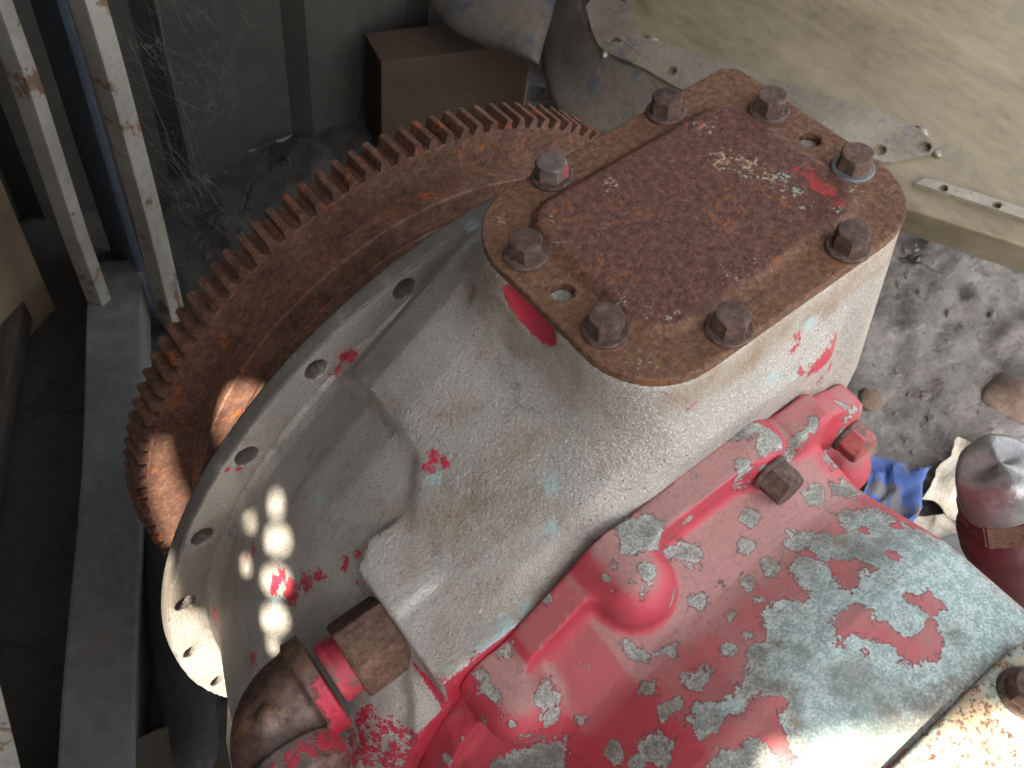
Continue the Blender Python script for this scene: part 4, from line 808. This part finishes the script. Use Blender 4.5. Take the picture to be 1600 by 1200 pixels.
# ------------------------------------------------------------------ things standing at the left
def board(name, a, b, width, thick, mat, label, cat, group=None, roll=0.0, bevel=.004):
    a, b = Vector(a), Vector(b); d = b - a; L = d.length
    bm = box_bm((L, width, thick), (L / 2, 0, 0), bevel)
    bmesh.ops.subdivide_edges(bm, edges=[e for e in bm.edges if e.calc_length() > L * .8], cuts=8)
    for v in bm.verts: v.co.y += .003 * math.sin(v.co.x * 9 + a.x * 20); v.co.z += .002 * math.sin(v.co.x * 13)
    o = bm_obj(name, bm, mat)
    x = d.normalized(); z = Vector((0, 0, 1)) if abs(x.z) < .9 else Vector((0, 1, 0)); y = z.cross(x).normalized(); z = x.cross(y)
    M_ = Matrix((x, y, z)).transposed().to_4x4() @ Matrix.Rotation(roll, 4, 'X'); M_.translation = a; o.matrix_world = M_
    tag(o, label, cat, group); return o
board('steel_post', (-.150, .835, FZ - .02), (-.140, .845, 1.2), .020, .030, MT['post'], 'leftmost slim white steel post with rust chips', 'post', 'white posts', .5)
board('steel_post', (-.058, .815, FZ - .02), (-.052, .825, 1.2), .028, .032, MT['post'], 'white rust-streaked steel post nearest the flywheel', 'post', 'white posts', .35)
board('steel_plate', (-.075, .935, FZ - .02), (-.07, .95, 1.2), .15, .012, MT['blue'], 'blue grey blotched steel plate standing between the white posts', 'steel plate', None, 1.57)
board('steel_beam', (-.095, .90, -.765), (-.455, .09, -.765), .076, .07, MT['beam'], 'long grey painted beam lying on the dirt left of the flywheel', 'beam')
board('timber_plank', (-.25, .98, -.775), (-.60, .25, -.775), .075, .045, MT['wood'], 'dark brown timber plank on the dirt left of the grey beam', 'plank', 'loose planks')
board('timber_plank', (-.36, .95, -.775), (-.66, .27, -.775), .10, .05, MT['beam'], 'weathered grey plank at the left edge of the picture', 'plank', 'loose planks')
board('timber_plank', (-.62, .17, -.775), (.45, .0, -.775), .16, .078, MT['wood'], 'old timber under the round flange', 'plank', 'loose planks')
board('white_pole', (-.50, .18, -.775), (-.452, .30, -.60), .028, .028, MT['post'], 'end of a white pole at the bottom left corner', 'pole', None, .4)
def hose():
    pts = [Vector(p) for p in ((-.20, .52, -.77), (-.245, .40, -.765), (-.275, .30, -.76), (-.300, .21, -.757), (-.335, .12, -.76))]
    V, F = [], []; n = 16; r = .034
    for j, p in enumerate(pts):
        d = (pts[min(j + 1, len(pts) - 1)] - pts[max(j - 1, 0)]).normalized(); s_ = d.cross(Vector((0, 0, 1))).normalized(); u_ = s_.cross(d)
        for i in range(n): V.append(p + (s_ * math.cos(2 * math.pi * i / n) + u_ * math.sin(2 * math.pi * i / n)) * r)
    for j in range(len(pts) - 1):
        for i in range(n): F.append((j * n + i, j * n + (i + 1) % n, (j + 1) * n + (i + 1) % n, (j + 1) * n + i))
    F += [tuple(range(n))[::-1], tuple((len(pts) - 1) * n + i for i in range(n))]
    o = mesh_obj('rubber_hose', V, F, MT['rubber'], None, True); sb = o.modifiers.new('s', 'SUBSURF'); sb.levels = 1; sb.render_levels = 2
    tag(o, 'thick black rubber hose on the dirt below the flange', 'hose')
hose()
def carton(name, loc_, size, rz, mat, label, cat, tilt=0.0, flap=True):
    r = empty(name, loc_); r.rotation_euler = (tilt, 0, rz); tag(r, label, cat)
    bm_obj('carton_body', box_bm(size, (0, 0, size[2] / 2), .004), mat, r)
    if False: bm_obj('tape_strip', box_bm((size[0] * 1.004, .045, .0015), (0, 0, size[2] + .0012)), MT['ply'], r)
    return r
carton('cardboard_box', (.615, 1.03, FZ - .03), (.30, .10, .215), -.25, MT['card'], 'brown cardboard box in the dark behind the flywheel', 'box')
carton('plywood_box', (-.345, .97, FZ - .03), (.20, .22, .33), .62, MT['ply'], 'tan plywood box at the left edge behind the white post', 'box', 0, False)
board('wooden_stick', (.775, .985, FZ), (.79, 1.0, -.60), .020, .012, MT['ply'], 'thin tan stick leaning by the cardboard box', 'stick', None, .3)

# ------------------------------------------------------------------ right: taped pipe, rag, litter
def lathe_z(name, prof, mat, parent, n=40, smooth=True):
    V, F = [], []
    for z_, r in prof:
        for i in range(n): V.append((r * math.cos(2 * math.pi * i / n), r * math.sin(2 * math.pi * i / n), z_))
    for j in range(len(prof) - 1):
        for i in range(n): F.append((j * n + i, j * n + (i + 1) % n, (j + 1) * n + (i + 1) % n, (j + 1) * n + i))
    F.append(tuple((len(prof) - 1) * n + i for i in range(n)))
    o = mesh_obj(name, V, F, mat, parent, smooth); o.data.set_sharp_from_angle(angle=math.radians(38)); return o
pp = empty('standpipe'); tag(pp, 'dark red pipe with hex collar and silver taped end right of the gearbox', 'pipe')
pd = Vector((-.36, .40, .85)).normalized(); q_ = pd.to_track_quat('Z', 'Y'); top_ = Vector((.210, -.176, -.199))
pp.matrix_world = Matrix.Translation(top_ - pd * .62) @ q_.to_matrix().to_4x4()
lathe_z('pipe_body', [(.0, .021), (.44, .021), (.455, .030), (.525, .031), (.535, .0335), (.555, .034), (.56, .031), (.565, .026)], MT['pipe'], pp)
bm = bmesh.new(); bmesh.ops.create_cone(bm, cap_ends=True, segments=6, radius1=.031, radius2=.031, depth=.030); bmesh.ops.translate(bm, vec=(0, 0, .580), verts=bm.verts)
bmesh.ops.bevel(bm, geom=bm.edges[:], offset=.0015, segments=2, affect='EDGES'); bm_obj('hex_collar', bm, MT['fitting'], pp)
def tape_end():
    n, V, F = 40, [], []
    prof = [(.592, .0285), (.60, .0290), (.612, .0285), (.622, .0280), (.630, .0262), (.634, .021), (.6355, .012), (.6355, .002)]
    for z_, r in prof:
        for i in range(n):
            a = 2 * math.pi * i / n; rr = r * (1 + .035 * math.sin(3 * a + 60 * z_) + .018 * math.sin(8 * a + 150 * z_)); V.append((rr * math.cos(a), rr * math.sin(a), z_ + .004 * math.sin(2 * a + 1)))
    for j in range(len(prof) - 1):
        for i in range(n): F.append((j * n + i, j * n + (i + 1) % n, (j + 1) * n + (i + 1) % n, (j + 1) * n + i))
    F.append(tuple((len(prof) - 1) * n + i for i in range(n)))
    return mesh_obj('taped_end', V, F, MT['tape'], pp, True)
tape_end()
def crumple(name, c, size, hgt, mat, label, cat, seed, rz=0.0, n=22, group=None):
    gx, gy = np.meshgrid(np.linspace(-.5, .5, n), np.linspace(-.5, .5, n), indexing='ij')
    wx = gx + .12 * fbm(gx * 3, gy * 3, 0, 3, seed); wy = gy + .12 * fbm(gx * 3 + 9, gy * 3, 0, 3, seed + 3)
    z = hgt * (.5 + np.abs(fbm(gx * 2.2, gy * 2.2, 0, 2, seed + 7)) * 1.5)
    V = np.stack([wx * size[0], wy * size[1], z], -1).reshape(-1, 3); i = np.arange(n * n).reshape(n, n)
    F = np.stack([i[:-1, :-1], i[1:, :-1], i[1:, 1:], i[:-1, 1:]], -1).reshape(-1, 4)
    o = fast_mesh(name, V, F, mat, None, False); o.location = c; o.rotation_euler = (0, 0, rz)
    s_ = o.modifiers.new('t', 'SOLIDIFY'); s_.thickness = .002
    tag(o, label, cat, group); return o
crumple('blue_rag', (.668, -.070, FZ - .002), (.125, .085, 1), .018, MT['rag'], 'crumpled bright blue rag on the dirt beside the gearbox', 'rag', 4, .5)
crumple('paper_scrap', (.79, -.150, FZ - .005), (.16, .14, 1), .022, MT['paper'], 'crumpled pale paper scrap beside the blue rag', 'paper', 14, .2)
crumple('paper_scrap', (.66, -.19, FZ - .004), (.14, .10, 1), .016, MT['paper'], 'flat dirty paper scrap nearest the red pipe', 'paper', 24, .9)
board('wood_offcut', (.60, -.165, FZ + .012), (.74, -.215, FZ + .012), .05, .02, MT['beam'], 'short grey wood offcut between rag and red pipe', 'wood')
def stone(c, r, seed, label):
    bm = bmesh.new(); bmesh.ops.create_icosphere(bm, subdivisions=3, radius=r)
    co = np.array([v.co for v in bm.verts]); k = 1 + .28 * fbm(co[:, 0] / r * 1.2 + seed, co[:, 1] / r * 1.2, co[:, 2] / r * 1.2, 3, seed)
    for v, q in zip(bm.verts, k): v.co *= q; v.co.z *= .65
    o = bm_obj('stone', bm, MT['stone'], None, True); o.location = c; tag(o, label, 'stone')
MT['stone'] = mat_plain('brown_stone', [(.08, .05, .035), (.15, .10, .075), (.22, .17, .14)], 20, .9, .004, .5)
stone((.80, .07, FZ + .0), .022, 2, 'small brown stone on the dirt right of the tower')
stone((.70, .03, FZ + .0), .040, 5, 'rusty brown lump above the blue rag')
stone((1.02, -.08, FZ + .0), .055, 8, 'grey lump of dirt behind the taped pipe end')

# ------------------------------------------------------------------ cobweb
def cobweb():
    s = Mat('cobweb_silk'); s.fin((.22, .21, .19), .9); mt = s.m
    rs = np.random.RandomState(5); V, F = [], []
    A = [Vector(p) for p in ((-.045, .84, -.37), (-.03, .84, -.44), (-.02, .84, -.52), (.02, .95, -.42), (.10, 1.10, -.36))]
    B = [Vector(p) for p in ((.18, 1.12, -.60), (.25, 1.12, -.66), (.10, .95, -.72), (.06, .80, -.66), (.30, 1.12, -.60))]
    def strand(p, q, sag, r):
        n = 7; b0 = len(V)
        for j in range(n):
            t = j / (n - 1); c = p.lerp(q, t) + Vector((0, 0, -sag * 4 * t * (1 - t))) + Vector(rs.normal(0, .004, 3)) * (0 < j < n - 1)
            for i in range(3): V.append(c + Vector((math.cos(i * 2.09), math.sin(i * 2.09), .3 * math.sin(i * 4))) * r)
        for j in range(n - 1):
            for i in range(3): F.append((b0 + j * 3 + i, b0 + j * 3 + (i + 1) % 3, b0 + (j + 1) * 3 + (i + 1) % 3, b0 + (j + 1) * 3 + i))
    nodes = []
    for k in range(46):
        p = A[rs.randint(5)] + Vector(rs.normal(0, .018, 3)); q = B[rs.randint(5)] + Vector(rs.normal(0, .04, 3))
        strand(p, q, rs.uniform(.0, .07), rs.uniform(.00005, .00014)); nodes.append(p.lerp(q, rs.rand())); nodes.append(p.lerp(q, rs.rand()))
    for k in range(110):
        p = nodes[rs.randint(len(nodes))]; q = min(nodes, key=lambda u: (u - p).length if (u - p).length > .015 else 9) if rs.rand() < .5 else p + Vector(rs.normal(0, .03, 3))
        strand(p, q, .004, .00008)
    o = mesh_obj('cobweb', V, F, mt); tag(o, 'dusty cobweb stretched from the white post to the dark wall', 'cobweb')
cobweb()
